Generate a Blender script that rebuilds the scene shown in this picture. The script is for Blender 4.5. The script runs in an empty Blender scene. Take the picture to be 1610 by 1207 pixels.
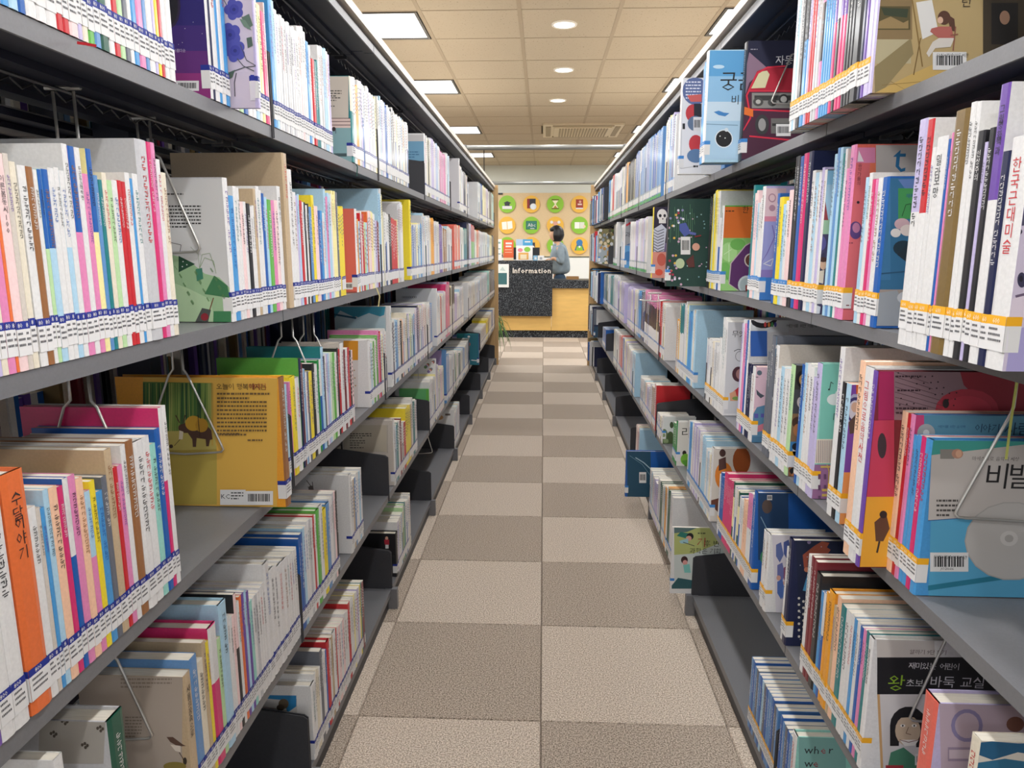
import bpy, math, random
from mathutils import Vector, Matrix
scene = bpy.context.scene
col = scene.collection
rnd = random.Random(7)
PI = math.pi
# ---------------------------------------------------------------- camera
FOC, PITCH, YAW, CAMH = 1119.43, 0.18824, 0.04375, 1.2592
cd = bpy.data.cameras.new('camera'); cam = bpy.data.objects.new('camera', cd); col.objects.link(cam)
cd.sensor_width = 36; cd.lens = 36 * FOC / 1610; cd.clip_start = 0.02
cam.location = (0, 0, CAMH); cam.rotation_euler = (PI / 2 - PITCH, -0.0013, YAW)
scene.camera = cam
bpy.context.view_layer.update()
scene.view_settings.view_transform = 'Standard'; scene.view_settings.look = 'None'
scene.view_settings.gamma = 1; scene.view_settings.use_curve_mapping = False
scene.view_settings.exposure = 0.0
# ---------------------------------------------------------------- world and lights
wd = bpy.data.worlds.new('world'); scene.world = wd; wd.use_nodes = True
wd.node_tree.nodes['Background'].inputs[0].default_value = (0.93, 0.96, 1.0, 1)
wd.node_tree.nodes['Background'].inputs[1].default_value = 0.85
CEIL = 2.69
PANEL_W, DOWN_W = 29.0, 11.0
def area(name, x, y, sx, sy, w, c=(0.975, 0.985, 1.0), z=CEIL - 0.02):
    l = bpy.data.lights.new(name, 'AREA'); l.shape = 'RECTANGLE'; l.size = sx; l.size_y = sy; l.energy = w; l.color = c
    o = bpy.data.objects.new(name, l); o.location = (x, y, z); col.objects.link(o); return o
LX, LY = 0.6157, 0.6
CX0, CY0 = -0.163, 4.70
PANELS = []
for k in (-11, -8, -4, -1, 3, 7, 11):
    k_ = k
for x0 in (CX0 - 2 * LX, CX0 + 2 * LX):
    for k in (-13, -10, -7, -4, 0, 3, 7, 11):
        PANELS.append((x0 + LX / 2, CY0 + LY * (k + 0.5)))
for x, y in PANELS:
    area('panel_light', x, y, 0.56, 0.56, PANEL_W)
for x in (-3.6, 3.6):
    for y in (-1, 2, 5, 8, 11):
        area('unseen_side_light', x, y, 1.2, 0.6, 52 if y > 7 else 22)  # unseen lamps added beside the aisle; far ones boosted to brighten its end
DOWNS = [(0.12, 5.0), (0.15, 6.2), (0.125, 7.42), (0.12, 3.8), (0.12, 2.6), (0.12, 1.4), (0.12, 0.2), (0.12, -1.0)]
for x, y in DOWNS:
    l = area('downlight_light', x, y, 0.13, 0.13, DOWN_W); l.data.shape = 'DISK'
# ---------------------------------------------------------------- colours and materials
def lin(h):
    if isinstance(h, str):
        h = [int(h[i:i + 2], 16) / 255 for i in (0, 2, 4)]
    return tuple((c / 12.92 if c <= 0.04045 else ((c + 0.055) / 1.055) ** 2.4) for c in h[:3]) + (1.0,)
MAT = {}
def mat(name, color=None, rough=0.5, metal=0.0, spec=0.5, noise=None, emit=None, bump=None, coat=0, trans=0):
    """noise = (scale, amount, stretch) value variation; color None reads the Col attribute"""
    if name in MAT: return MAT[name]
    m = bpy.data.materials.new(name); m.use_nodes = True; nt = m.node_tree; b = nt.nodes['Principled BSDF']
    b.inputs['Roughness'].default_value = rough; b.inputs['Metallic'].default_value = metal
    b.inputs['Specular IOR Level'].default_value = spec; b.inputs['Coat Weight'].default_value = coat
    b.inputs['Coat Roughness'].default_value = 0.15
    if trans: b.inputs['Transmission Weight'].default_value = trans
    if color is None:
        a = nt.nodes.new('ShaderNodeAttribute'); a.attribute_name = 'Col'; src = a.outputs['Color']
    else:
        r = nt.nodes.new('ShaderNodeRGB'); r.outputs[0].default_value = lin(color); src = r.outputs[0]
    tc = nt.nodes.new('ShaderNodeTexCoord')
    if noise:
        mp = nt.nodes.new('ShaderNodeMapping'); nt.links.new(tc.outputs['Object'], mp.inputs[0])
        mp.inputs['Scale'].default_value = noise[2] if len(noise) > 2 else (1, 1, 1)
        n = nt.nodes.new('ShaderNodeTexNoise'); n.inputs['Scale'].default_value = noise[0]; n.inputs['Detail'].default_value = 3
        nt.links.new(mp.outputs[0], n.inputs['Vector'])
        mr = nt.nodes.new('ShaderNodeMapRange'); mr.inputs[1].default_value = 0.3; mr.inputs[2].default_value = 0.7
        mr.inputs[3].default_value = 1 - noise[1]; mr.inputs[4].default_value = 1 + noise[1]
        nt.links.new(n.outputs['Fac'], mr.inputs[0])
        vm = nt.nodes.new('ShaderNodeVectorMath'); vm.operation = 'SCALE'
        nt.links.new(src, vm.inputs[0]); nt.links.new(mr.outputs[0], vm.inputs['Scale']); src = vm.outputs[0]
        if bump:
            bp = nt.nodes.new('ShaderNodeBump'); bp.inputs['Strength'].default_value = bump; bp.inputs['Distance'].default_value = 0.003
            nt.links.new(n.outputs['Fac'], bp.inputs['Height']); nt.links.new(bp.outputs[0], b.inputs['Normal'])
    nt.links.new(src, b.inputs['Base Color'])
    if emit:
        b.inputs['Emission Color'].default_value = lin(emit[0]); b.inputs['Emission Strength'].default_value = emit[1]
    MAT[name] = m; return m
M_COVER = mat('printed_cover', None, 0.38, noise=(260, 0.05), coat=0.15)
M_PAGES = mat('paper_pages', 'd9d2c4', 0.9, noise=(900, 0.13, (0.03, 1.0, 0.03)))
M_SHELF = mat('grey_painted_steel', '77777a', 0.42, 0.15, noise=(300, 0.04))
M_DARK = mat('charcoal_painted_steel', '3b3b3f', 0.5, 0.1, noise=(200, 0.06))
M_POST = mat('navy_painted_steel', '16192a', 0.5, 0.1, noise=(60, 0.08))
M_WIRE = mat('chromed_wire', 'c9c7c2', 0.38, 0.75)
M_RAIL = mat('dark_steel_wire', '4a4a4c', 0.4, 0.6)
M_WOOD = mat('light_oak_veneer', 'c4a070', 0.5, noise=(9, 0.10, (6, 6, 0.5)))
M_MAPLE = mat('maple_veneer', 'e0b86c', 0.4, noise=(5, 0.06, (1, 1, 5)))
M_CREAM = mat('cream_laminate_edge', 'd8cfc2', 0.5, noise=(40, 0.03))
M_INK = mat('printed_ink', None, 0.6)
# ---------------------------------------------------------------- mesh builder
class MB:
    def __init__(s): s.v = []; s.f = []; s.c = []; s.mi = []
    def quad(s, p, c=None, m=0):
        n = len(s.v); s.v += [tuple(q) for q in p]; s.f.append(tuple(range(n, n + len(p)))); s.c.append(c); s.mi.append(m)
    def box(s, a, b, c=None, m=0, cs=None, skip=''):
        (x0, y0, z0), (x1, y1, z1) = a, b; n = len(s.v)
        s.v += [(x0, y0, z0), (x1, y0, z0), (x1, y1, z0), (x0, y1, z0), (x0, y0, z1), (x1, y0, z1), (x1, y1, z1), (x0, y1, z1)]
        F = {'b': (0, 3, 2, 1), 't': (4, 5, 6, 7), 'n': (0, 1, 5, 4), 'e': (1, 2, 6, 5), 's': (2, 3, 7, 6), 'w': (3, 0, 4, 7)}
        for k, f in F.items():
            if k in skip: continue
            s.f.append(tuple(n + i for i in f)); s.c.append((cs or {}).get(k, c)); s.mi.append(m)
    def prism(s, poly, axis, a, b, c=None, m=0):
        """poly: 2d points; axis 0/1/2 is the extrusion axis; the others in cyclic order"""
        def P(q, t):
            r = [0, 0, 0]; r[axis] = t; r[(axis + 1) % 3] = q[0]; r[(axis + 2) % 3] = q[1]; return tuple(r)
        n = len(s.v); k = len(poly); s.v += [P(q, a) for q in poly] + [P(q, b) for q in poly]
        s.f.append(tuple(n + i for i in reversed(range(k)))); s.f.append(tuple(n + k + i for i in range(k)))
        for i in range(k):
            j = (i + 1) % k; s.f.append((n + i, n + j, n + k + j, n + k + i))
        s.c += [c] * (k + 2); s.mi += [m] * (k + 2)
    def tube(s, pts, r, n=6, c=None, m=0, closed=False):
        pts = [Vector(p) for p in pts]; rings = []; up = Vector((0.13, 0.21, 0.97))
        N = len(pts)
        for i, p in enumerate(pts):
            a = pts[(i - 1) % N] if (closed or i) else p; b = pts[(i + 1) % N] if (closed or i < N - 1) else p
            d = (b - a).normalized()
            if abs(d.dot(up)) > 0.95: up = Vector((1, 0.1, 0))
            x = d.cross(up).normalized(); y = x.cross(d)
            rr = r[i] if isinstance(r, (list, tuple)) else r
            rings.append(len(s.v))
            s.v += [tuple(p + (x * math.cos(2 * PI * k / n) + y * math.sin(2 * PI * k / n)) * rr) for k in range(n)]
        for i in range(N if closed else N - 1):
            A, B = rings[i], rings[(i + 1) % N]
            for k in range(n):
                s.f.append((A + k, A + (k + 1) % n, B + (k + 1) % n, B + k)); s.c.append(c); s.mi.append(m)
        if not closed:
            s.f.append(tuple(rings[0] + k for k in reversed(range(n)))); s.f.append(tuple(rings[-1] + k for k in range(n))); s.c += [c, c]; s.mi += [m, m]
    def lathe(s, prof, n=20, c=None, center=(0, 0), m=0):
        base = len(s.v)
        for r, z in prof:
            s.v += [(center[0] + r * math.cos(2 * PI * k / n), center[1] + r * math.sin(2 * PI * k / n), z) for k in range(n)]
        for i in range(len(prof) - 1):
            for k in range(n):
                s.f.append((base + i * n + k, base + i * n + (k + 1) % n, base + (i + 1) * n + (k + 1) % n, base + (i + 1) * n + k)); s.c.append(c); s.mi.append(m)
    def mesh(s, name, mats, smooth=False):
        me = bpy.data.meshes.new(name); me.from_pydata(s.v, [], s.f)
        if not isinstance(mats, (list, tuple)): mats = [mats]
        for m in mats: me.materials.append(m)
        if any(c is not None for c in s.c):
            at = me.color_attributes.new('Col', 'FLOAT_COLOR', 'CORNER'); buf = []
            for f, c in zip(s.f, s.c):
                c = c or (0.8, 0.8, 0.8, 1); buf += list(c) * len(f)
            at.data.foreach_set('color', buf)
        if len(mats) > 1: me.polygons.foreach_set('material_index', s.mi)
        if smooth: me.polygons.foreach_set('use_smooth', [True] * len(s.f))
        return me
    def build(s, name, mats, parent=None, loc=None, rz=0, smooth=False):
        return place(name, s.mesh(name, mats, smooth), parent, loc, rz)
def place(name, me, parent=None, loc=None, rz=0):
    o = bpy.data.objects.new(name, me); col.objects.link(o)
    if parent: o.parent = parent
    if loc: o.location = loc
    if rz: o.rotation_euler[2] = rz
    return o
def empty(name, loc=(0, 0, 0), rz=0):
    o = bpy.data.objects.new(name, None); o.empty_display_size = 0.05; col.objects.link(o); o.location = loc; o.rotation_euler[2] = rz; return o
def tag(o, label=None, cat=None, group=None, kind=None):
    for k, v in (('label', label), ('category', cat), ('group', group), ('kind', kind)):
        if v: o[k] = v
    return o
# ---------------------------------------------------------------- pixel <-> shelf plane helpers
RM = cam.matrix_world.to_3x3(); CO = Vector((0, 0, CAMH))
def ray(px, py): return RM @ Vector(((px - 805) / FOC, -(py - 603.5) / FOC, -1))
def proj(p):
    v = RM.transposed() @ (Vector(p) - CO); return 805 - FOC * v.x / v.z, 603.5 + FOC * v.y / v.z
def y_at(px, X, z):
    """the distance Y at which the line (X, *, z) is seen in column px"""
    a = RM.transposed() @ Vector((X, 0, z - CAMH)); b = RM.transposed() @ Vector((0, 1, 0)); k = (px - 805) / FOC
    return -(a.x + k * a.z) / (b.x + k * b.z)
def z_at(py, X, Y):
    a = RM.transposed() @ Vector((X, Y, -CAMH)); b = RM.transposed() @ Vector((0, 0, 1)); k = (603.5 - py) / FOC
    return -(a.y + k * a.z) / (b.y + k * b.z)
# ---------------------------------------------------------------- glyphs
fonts = {}
GL = {}
def glyph(ch, bold=0):
    """one character as flat triangles in a unit em box: (verts, faces, advance)"""
    key = (ch, bold)
    if key in GL: return GL[key]
    cu = bpy.data.curves.new('g', 'FONT'); cu.body = ch; cu.resolution_u = 1; cu.fill_mode = 'FRONT'; cu.offset = bold
    ob = bpy.data.objects.new('g', cu); col.objects.link(ob)
    dg = bpy.context.evaluated_depsgraph_get(); me = ob.evaluated_get(dg).to_mesh()
    vs = [tuple(v.co[:2]) for v in me.vertices]; fs = [tuple(p.vertices) for p in me.polygons]
    ob.evaluated_get(dg).to_mesh_clear()
    bpy.data.objects.remove(ob); bpy.data.curves.remove(cu)
    if vs:
        x0 = min(v[0] for v in vs); x1 = max(v[0] for v in vs)
    else: x0, x1 = 0, 0.3
    GL[key] = (vs, fs, x0, x1); return GL[key]
def text_mb(mb, text, org, ex, ez, size, c, center=False, vertical=False, bold=0, track=0.08):
    """flat lettering: org is the lower left start; ex/ez are the unit directions of reading and of up"""
    org = Vector(org); ex = Vector(ex); ez = Vector(ez); pen = 0.0; out = []
    for ch in text:
        if ch == ' ':
            pen += 0.35; continue
        vs, fs, x0, x1 = glyph(ch, bold); w = max(x1 - x0, 0.12)
        if vertical:
            out.append((vs, fs, -(x0 + x1) / 2, pen)); pen -= 1.0 if ord(ch) > 200 else 0.85
        else:
            out.append((vs, fs, pen - x0, 0)); pen += w + track
    sh = -(pen - track) / 2 if (center and not vertical) else 0
    for vs, fs, dx, dy in out:
        n = len(mb.v)
        for x, y in vs:
            X = (x + dx + sh) * size; Y = (y + dy) * size
            mb.v.append(tuple(org + ex * X + ez * Y))
        for f in fs: mb.f.append(tuple(n + i for i in f)); mb.c.append(c); mb.mi.append(0)
    return (pen - track) * size
# ---------------------------------------------------------------- room shell
def specks(name, base, scale, dark, thr, rough=0.9, bumpd=0.002):
    m = bpy.data.materials.new(name); m.use_nodes = True; nt = m.node_tree; b = nt.nodes['Principled BSDF']; b.inputs['Roughness'].default_value = rough
    b.inputs['Specular IOR Level'].default_value = 0.2
    g = nt.nodes.new('ShaderNodeNewGeometry'); n = nt.nodes.new('ShaderNodeTexNoise'); n.inputs['Scale'].default_value = scale; n.inputs['Detail'].default_value = 2
    nt.links.new(g.outputs['Position'], n.inputs['Vector'])
    cr = nt.nodes.new('ShaderNodeValToRGB'); cr.color_ramp.elements[0].position = thr[0]; cr.color_ramp.elements[0].color = lin(dark)
    cr.color_ramp.elements[1].position = thr[1]; cr.color_ramp.elements[1].color = lin(base)
    nt.links.new(n.outputs['Fac'], cr.inputs[0]); nt.links.new(cr.outputs[0], b.inputs['Base Color'])
    bp = nt.nodes.new('ShaderNodeBump'); bp.inputs['Distance'].default_value = bumpd; bp.inputs['Strength'].default_value = 0.5
    nt.links.new(n.outputs['Fac'], bp.inputs['Height']); nt.links.new(bp.outputs[0], b.inputs['Normal'])
    return m
def carpet(name, lo, hi):
    m = specks(name, hi, 250, lo, (0.37, 0.63), 1.0, 0.004); return m
M_CARP_L = carpet('light_taupe_loop_pile', '9b8d7e', 'e6d8c8')
M_CARP_D = carpet('dark_taupe_loop_pile', '7b6f63', 'cdbeae')
M_CEILT = specks('mineral_ceiling_tile', 'bcae98', 75, '8f806b', (0.27, 0.36), 0.95, 0.001)
M_CGRID = mat('ceiling_grid_bar', 'a8977f', 0.7)
M_WALL = mat('pale_green_white_paint', 'dfe3da', 0.8, noise=(3, 0.02))
M_GRAN = specks('black_speckled_granite', '26292e', 90, '767c82', (0.36, 0.45), 0.35, 0.0)
fl = MB(); fl.box((-7, -4, -0.12), (7, 13, -0.006)); floor = tag(fl.build('floor', mat('floor_screed', '4a443d', 0.9)), kind='structure')
tiles = {}
for nm, m in (('l', M_CARP_L), ('d', M_CARP_D)):
    b = MB(); h = 0.2495; e = 0.247
    b.v = [(-h, -h, -0.006), (h, -h, -0.006), (h, h, -0.006), (-h, h, -0.006), (-e, -e, 0), (e, -e, 0), (e, e, 0), (-e, e, 0)]
    b.f = [(4, 5, 6, 7), (0, 1, 5, 4), (1, 2, 6, 5), (2, 3, 7, 6), (3, 0, 4, 7)]; b.c = [None] * 5; b.mi = [0] * 5
    tiles[nm] = b.mesh('carpet_tile', m)
TX, TY = 0.0043, 1.728
for r in range(-3, 17):
    for c in range(-2, 2):
        y = TY + 0.5 * r + 0.25
        if y > 10.2: continue
        place('carpet_tile', tiles['l' if (r + c) % 2 == 0 else 'd'], floor, (TX + 0.5 * c + 0.25, y, 0))
fx = MB()
for r in range(-11, 23):
    for c in range(-14, 14):
        if -3 <= r < 17 and -2 <= c < 2 and TY + 0.5 * r + 0.25 <= 10.2: continue
        x, y = TX + 0.5 * c, TY + 0.5 * r
        if y > 12.8: continue
        fx.box((x + 0.001, y + 0.001, -0.006), (x + 0.499, y + 0.499, 0), m=(r + c) % 2, skip='b')
tag(fx.build('carpet_tiles_beyond', [M_CARP_L, M_CARP_D], floor), kind='stuff')
# ceiling
cb = MB(); cb.box((-7, -4, CEIL + 0.02), (7, 13, CEIL + 0.12)); ceiling = tag(cb.build('ceiling', mat('ceiling_slab', '6b6255', 0.9)), kind='structure')
ct = MB(); a, b_ = LX / 2 - 0.012, LY / 2 - 0.007
ct.box((-a, -b_, 0.002), (a, b_, 0.018)); ctile = ct.mesh('ceiling_tile', M_CEILT)
PSET = {(round(x, 2), round(y, 2)) for x, y in PANELS}
cx_ = MB()
for i in range(-11, 12):
    for j in range(-14, 14):
        x, y = CX0 + LX * (i + 0.5), CY0 + LY * (j + 0.5)
        if y > 12.95 or (round(x, 2), round(y, 2)) in PSET or (7 <= j <= 7 and 0 <= i <= 1): continue
        if -4 <= i <= 3 and j >= -1: place('ceiling_tile', ctile, ceiling, (x, y, CEIL))
        else: cx_.box((x - a, y - b_, CEIL + 0.002), (x + a, y + b_, CEIL + 0.018))
tag(cx_.build('ceiling_tiles_beyond', M_CEILT, ceiling), kind='stuff')
for i in range(-11, 13):
    g = MB(); x = CX0 + LX * i; g.box((x - 0.013, -4, CEIL - 0.001), (x + 0.013, 13, CEIL + 0.02)); g.build('grid_bar', M_CGRID, ceiling)
g = MB()
for j in range(-14, 15):
    y = CY0 + LY * j
    if y < 13: g.box((-7, y - 0.006, CEIL), (7, y + 0.006, CEIL + 0.019))
tag(g.build('cross_bars', M_CGRID, ceiling), kind='stuff')
M_LED = mat('lit_led_diffuser', 'ffffff', 0.6, emit=('fdfeff', 2.2)); M_ALU = mat('dark_light_frame', '55504a', 0.5, 0.3)
for x, y in PANELS:
    t = empty('ceiling_light_panel', (x, y, CEIL))
    far = 'bookcase with navy spine labels' if x < 0 else 'bookcase with yellow spine labels'
    n = sum(1 for q in PANELS if q[0] == x and q[1] > y)
    tag(t, 'square LED panel in the ceiling over the %s, %s from the end wall' % (far, ['first', 'second', 'third', 'fourth', 'fifth', 'sixth', 'seventh', 'eighth'][n]), 'ceiling light', 'square LED ceiling panels')
    f = MB(); s0, s1 = 0.288, 0.27
    for q in ((-s0, -s0, s0, -s1), (-s0, s1, s0, s0), (-s0, -s1, -s1, s1), (s1, -s1, s0, s1)): f.box((q[0], q[1], -0.004), (q[2], q[3], 0.016))
    f.build('frame', M_ALU, t)
    d = MB(); d.box((-s1, -s1, 0.004), (s1, s1, 0.014)); d.build('diffuser', M_LED, t)
M_TRIM = mat('white_downlight_trim', 'f2ece0', 0.5)
for i, (x, y) in enumerate(DOWNS):
    t = empty('downlight', (x, y, CEIL)); n = sum(1 for q in DOWNS if q[1] > y)
    tag(t, 'small round recessed downlight over the aisle, %s from the air conditioner' % ['first', 'second', 'third', 'fourth', 'fifth', 'sixth', 'seventh', 'eighth'][n], 'ceiling light', 'round downlights over the aisle')
    r = MB(); r.lathe([(0.068, 0.0), (0.07, -0.006), (0.082, -0.006), (0.085, 0.002)], 32); r.build('trim_ring', M_TRIM, t, smooth=True)
    d = MB(); d.lathe([(0.0, -0.003), (0.068, -0.003)], 32); d.build('lens', M_LED, t)
# air conditioner cassette
for x_ in (CX0 + 0.066, CX0 + 2 * LX - 0.066):
    f_ = MB(); f_.box((x_ - 0.055, CY0 + LY * 7 + 0.007, CEIL + 0.002), (x_ + 0.055, CY0 + LY * 8 - 0.007, CEIL + 0.018)); f_.build('ceiling_tile', M_CEILT, ceiling)
t = empty('air_conditioner', (CX0 + LX, CY0 + LY * 7.5, CEIL))
tag(t, 'beige ceiling cassette air conditioner with a ribbed square intake', 'air conditioner')
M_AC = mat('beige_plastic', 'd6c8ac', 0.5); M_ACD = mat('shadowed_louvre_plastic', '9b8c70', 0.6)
p = MB(); w = 0.475
p.prism([(-w, -w), (w, -w), (w, w), (-w, w)], 2, -0.02, 0.01); p.build('panel', M_AC, t)
p = MB()
for sx, sy, ex, ey in ((-0.36, -0.44, 0.36, -0.38), (-0.36, 0.38, 0.36, 0.44), (-0.44, -0.36, -0.38, 0.36), (0.38, -0.36, 0.44, 0.36)):
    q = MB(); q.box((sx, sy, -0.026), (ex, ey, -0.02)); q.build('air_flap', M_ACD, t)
p = MB(); p.box((-0.34, -0.34, -0.034), (0.34, 0.34, -0.02)); p.build('intake_panel', M_AC, t)
for k in range(17):
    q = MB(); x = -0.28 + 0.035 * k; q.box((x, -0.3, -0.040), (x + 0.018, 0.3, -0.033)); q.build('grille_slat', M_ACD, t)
# walls
w = MB(); w.box((-7, 13, -0.02), (7, 13.15, 2.85)); tag(w.build('wall_end', M_WALL), kind='structure')
w = MB(); w.box((-7.15, -4, -0.02), (-7, 13.15, 2.85)); tag(w.build('wall_left', M_WALL), kind='structure')
w = MB(); w.box((7, -4, -0.02), (7.15, 13.15, 2.85)); tag(w.build('wall_right', M_WALL), kind='structure')
w = MB(); w.box((-7, 12.985, 0), (7, 13, 0.1)); tag(w.build('baseboard_end', M_DARK), kind='structure')
# ---------------------------------------------------------------- bookcases
ZS = [0.074, 0.42, 0.779, 1.135, 1.4905]; TOPZ = 1.891; FX = 0.5287
BY = [2.3263 + 0.8989 * k for k in range(-3, 7)]      # bay boundaries
DEP = 0.26
# joints between bays where the photograph shows no end plate: (side, shelf, joint)
NO_PLATE = {(1, 1, 2), (1, 1, 3), (1, 2, 2), (1, 2, 3), (1, 3, 2), (1, 3, 3), (1, 4, 2), (1, 4, 3), (-1, 3, 2)}
def bookcase(sgn, label):
    t = empty('bookcase', (sgn * 0.8, 4, 0)); tag(t, label, 'bookcase')
    def put(name, mb, m): 
        o = mb.build(name, m); o.parent = t; o.matrix_parent_inverse = Matrix.Translation((-sgn * 0.8, -4, 0)); return o
    def X(d): return sgn * (FX + d)                    # d = depth behind the front plane
    def bx(mb, d0, y0, z0, d1, y1, z1): mb.box((min(X(d0), X(d1)), y0, z0), (max(X(d0), X(d1)), y1, z1))
    for i in range(len(BY) - 1):
        y0, y1 = BY[i] + 0.002, BY[i + 1] - 0.002
        for k, z in enumerate(ZS + [1.872]):
            for back in ((0, 1) if k < 5 else (0,)):
                mb = MB(); o = 0.0 if not back else 0.0
                f = (lambda d: d) if not back else (lambda d: 0.62 - d)
                th = 0.022
                bx(mb, f(0), y0, z - th, f(0.004), y1, z); bx(mb, f(0.004), y0, z - 0.003, f(DEP), y1, z - 0.0005)
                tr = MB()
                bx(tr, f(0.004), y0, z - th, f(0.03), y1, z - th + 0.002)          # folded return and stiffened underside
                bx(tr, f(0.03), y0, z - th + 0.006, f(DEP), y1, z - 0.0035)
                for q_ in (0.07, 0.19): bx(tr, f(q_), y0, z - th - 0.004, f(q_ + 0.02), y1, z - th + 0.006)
                tr = put('shaded_underside', tr, M_POST)  # same paint as the shelf; near-black colour stands in for shade underneath
                if k == 5: bx(mb, DEP, y0, z - 0.003, 0.62, y1, z); bx(mb, 0.616, y0, z - th, 0.62, y1, z - 0.003)
                put('shelf' if k < 5 else 'top_cover', mb, M_SHELF)
                if not back and 0 < k:
                    mb = MB(); q = X(0.10)
                    mb.tube([(q, y0 + 0.02, z - 0.03), (q, y1 - 0.02, z - 0.03)], 0.0025, 5)
                    q = X(0.125); n = 40
                    mb.tube([(q, y0 + 0.03 + (y1 - y0 - 0.06) * j / n, z - 0.026 - (0.010 if j % 2 else 0)) for j in range(n + 1)], 0.0016, 4)
                    for yy in (y0 + 0.02, y1 - 0.02): bx(mb, 0.09, yy - 0.004, z - 0.034, 0.13, yy + 0.004, z - 0.003)
                    put('bookend_rail', mb, M_RAIL)
        mb = MB(); bx(mb, 0.01, y0, 0, 0.022, y1, 0.053); put('kick_plate', mb, M_DARK)
        for za, zb in ((1.80, 1.86), (0.0, 0.06)):
            mb = MB(); bx(mb, 0.30, y0, za, 0.32, y1, zb); put('cross_rail', mb, M_POST)
    for i, y in enumerate(BY):
        mb = MB(); bx(mb, 0.275, y - 0.02, 0, 0.345, y + 0.02, 1.87); put('post', mb, M_POST)
        mb = MB(); bx(mb, -0.022, y - 0.011, 0, 0.02, y + 0.011, 0.075); put('foot', mb, M_SHELF)
        if 0 < i < len(BY):
            for k, z in enumerate(ZS):
                if (sgn, k, i) in NO_PLATE: continue
                for s in ((-1, 1) if i < len(BY) - 1 else (-1,)):
                    yy = y + s * 0.0035; mb = MB()
                    pr = [(X(-0.003), z - 0.021), (X(-0.003), z + 0.135), (X(0.006), z + 0.142), (X(DEP), z + 0.175), (X(DEP), z - 0.02)]
                    if sgn > 0: pr = pr[::-1]
                    mb.prism([(b, a) for a, b in pr], 1, yy - 0.0012, yy + 0.0012); put('end_plate', mb, M_DARK)
    for i in range(len(BY) - 1):
        mb = MB(); bx(mb, -0.012, BY[i] + 0.0015, 1.884, 0.63, BY[i + 1] - 0.0015, 1.908); put('top_board', mb, M_CREAM)
        mb = MB(); bx(mb, 0.012, BY[i], 1.872, 0.60, BY[i + 1], 1.884); put('top_spacer', mb, M_POST)
    mb = MB(); bx(mb, -0.042, BY[-1] + 0.004, 0, 0.66, BY[-1] + 0.030, 1.91); put('end_panel', mb, M_WOOD)
    return t
bookcase(-1, 'grey steel bookcase with cream top, filled with books carrying navy spine labels')
bookcase(1, 'grey steel bookcase with cream top, holding picture books with yellow spine labels')
for y, nm in ((5.0, 'nearer the camera'), (8.0 - 0.35, 'by its far end')):
    b = MB(); b.tube([(-FX - 0.02, y, 1.925), (FX + 0.02, y, 1.925)], 0.017, 12)
    t = empty('tie_bar', (0, y, 1.925)); o = b.build('bar', mat('grey_tube', '8d8d88', 0.35, 0.4), t, (0, -y, -1.925), smooth=True)
    for s in (-1, 1):
        q = MB(); q.box((s * 0.56 - 0.03, -0.02, -0.018), (s * 0.56 + 0.03, 0.02, 0.018)); q.build('clamp', M_SHELF, t)
    tag(t, 'grey round tie bar joining the two bookcase tops across the aisle, ' + nm, 'tie bar', 'tie bars over the aisle')
# ---------------------------------------------------------------- books
HX = dict(w='e0dfde', c='e3dac6', g='c3c3c6', p='efd0cf', P='df86b4', H='d3306f', r='c5272f', R='7c2430', o='e2703a', O='eaa02c', q='f2c4a4',
          y='f1e6a4', Y='ecd532', l='b7d9a4', L='62b04c', D='168a3e', T='1f7c80', G='1d5644', s='abcfe4', b='4a97d2', B='1c5cab', N='1b2247', v='bfb5da',
          V='6d4aa2', n='c2ab8b', A='7a6338', k='222226', K='666a74', e='cfc6bc', m='96d2c6', u='96643c', a='5f8fc4', S='e0695a')
CN = dict(w='white', c='cream', g='light grey', p='pale pink', P='pink', H='magenta', r='red', R='maroon', o='orange', O='golden orange', q='peach',
          y='pale yellow', Y='yellow', l='pale green', L='green', D='bright green', T='teal', G='dark green', s='pale blue', b='sky blue', B='blue', N='navy', v='lavender',
          V='purple', n='tan', A='olive brown', k='black', K='slate grey', e='beige', m='mint', u='brown', a='dusty blue', S='salmon')
RGB = {k: lin(v) for k, v in HX.items()}
PAGE = lin('e6e0d2')
DARKC = set('HrRTGBNVAkKuLSDa')
# illegible title lettering: rows of small syllable-like strokes, 12 variants per length
strips = {}
def marks(n, var):
    key = (n, var)
    if key in strips: return strips[key]
    r = random.Random(n * 31 + var); mb = MB(); z = 0.0
    for i in range(n):
        if r.random() < 0.12: z -= 0.5
        def q(x0, z0, x1, z1): mb.quad([(0, x0, z + z0), (0, x1, z + z0), (0, x1, z + z1), (0, x0, z + z1)])
        t = 0.13
        k = r.randrange(5)
        q(-0.45, -0.15 - t, 0.05, -0.15)
        if k != 1: q(-0.45 + (0.4 if k % 2 else 0), -0.55, -0.45 + (0.4 if k % 2 else 0) + t, -0.15)
        if k > 1: q(0.25, -0.9, 0.25 + t, -0.02); q(0.25, -0.5, 0.48, -0.5 + t)
        else: q(-0.5, -0.68, 0.5, -0.68 + t)
        if k != 2: q(-0.3, -0.95, 0.3, -0.95 + t)
        if k == 3: q(-0.3, -0.95, -0.3 + t, -0.7)
        z -= 1.12
    strips[key] = (mb.mesh('title', M_INKS['k']), -z); return strips[key]
M_INKS = {k: mat('title_ink_' + CN.get(k, k).replace(' ', '_'), HX[k], 0.5) for k in 'kwrBHVAyTu'}
def title_words(text):
    key = text
    if key in strips: return strips[key]
    mb = MB(); text_mb(mb, text, (0, 0, -0.85), (0, 1, 0), (0, 0, 1), 1.0, None, vertical=True)
    n = sum(0.35 if c == ' ' else (1.0 if ord(c) > 200 else 0.85) for c in text)
    strips[key] = (mb.mesh('title', M_INKS['k']), n + 0.2); return strips[key]
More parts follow.
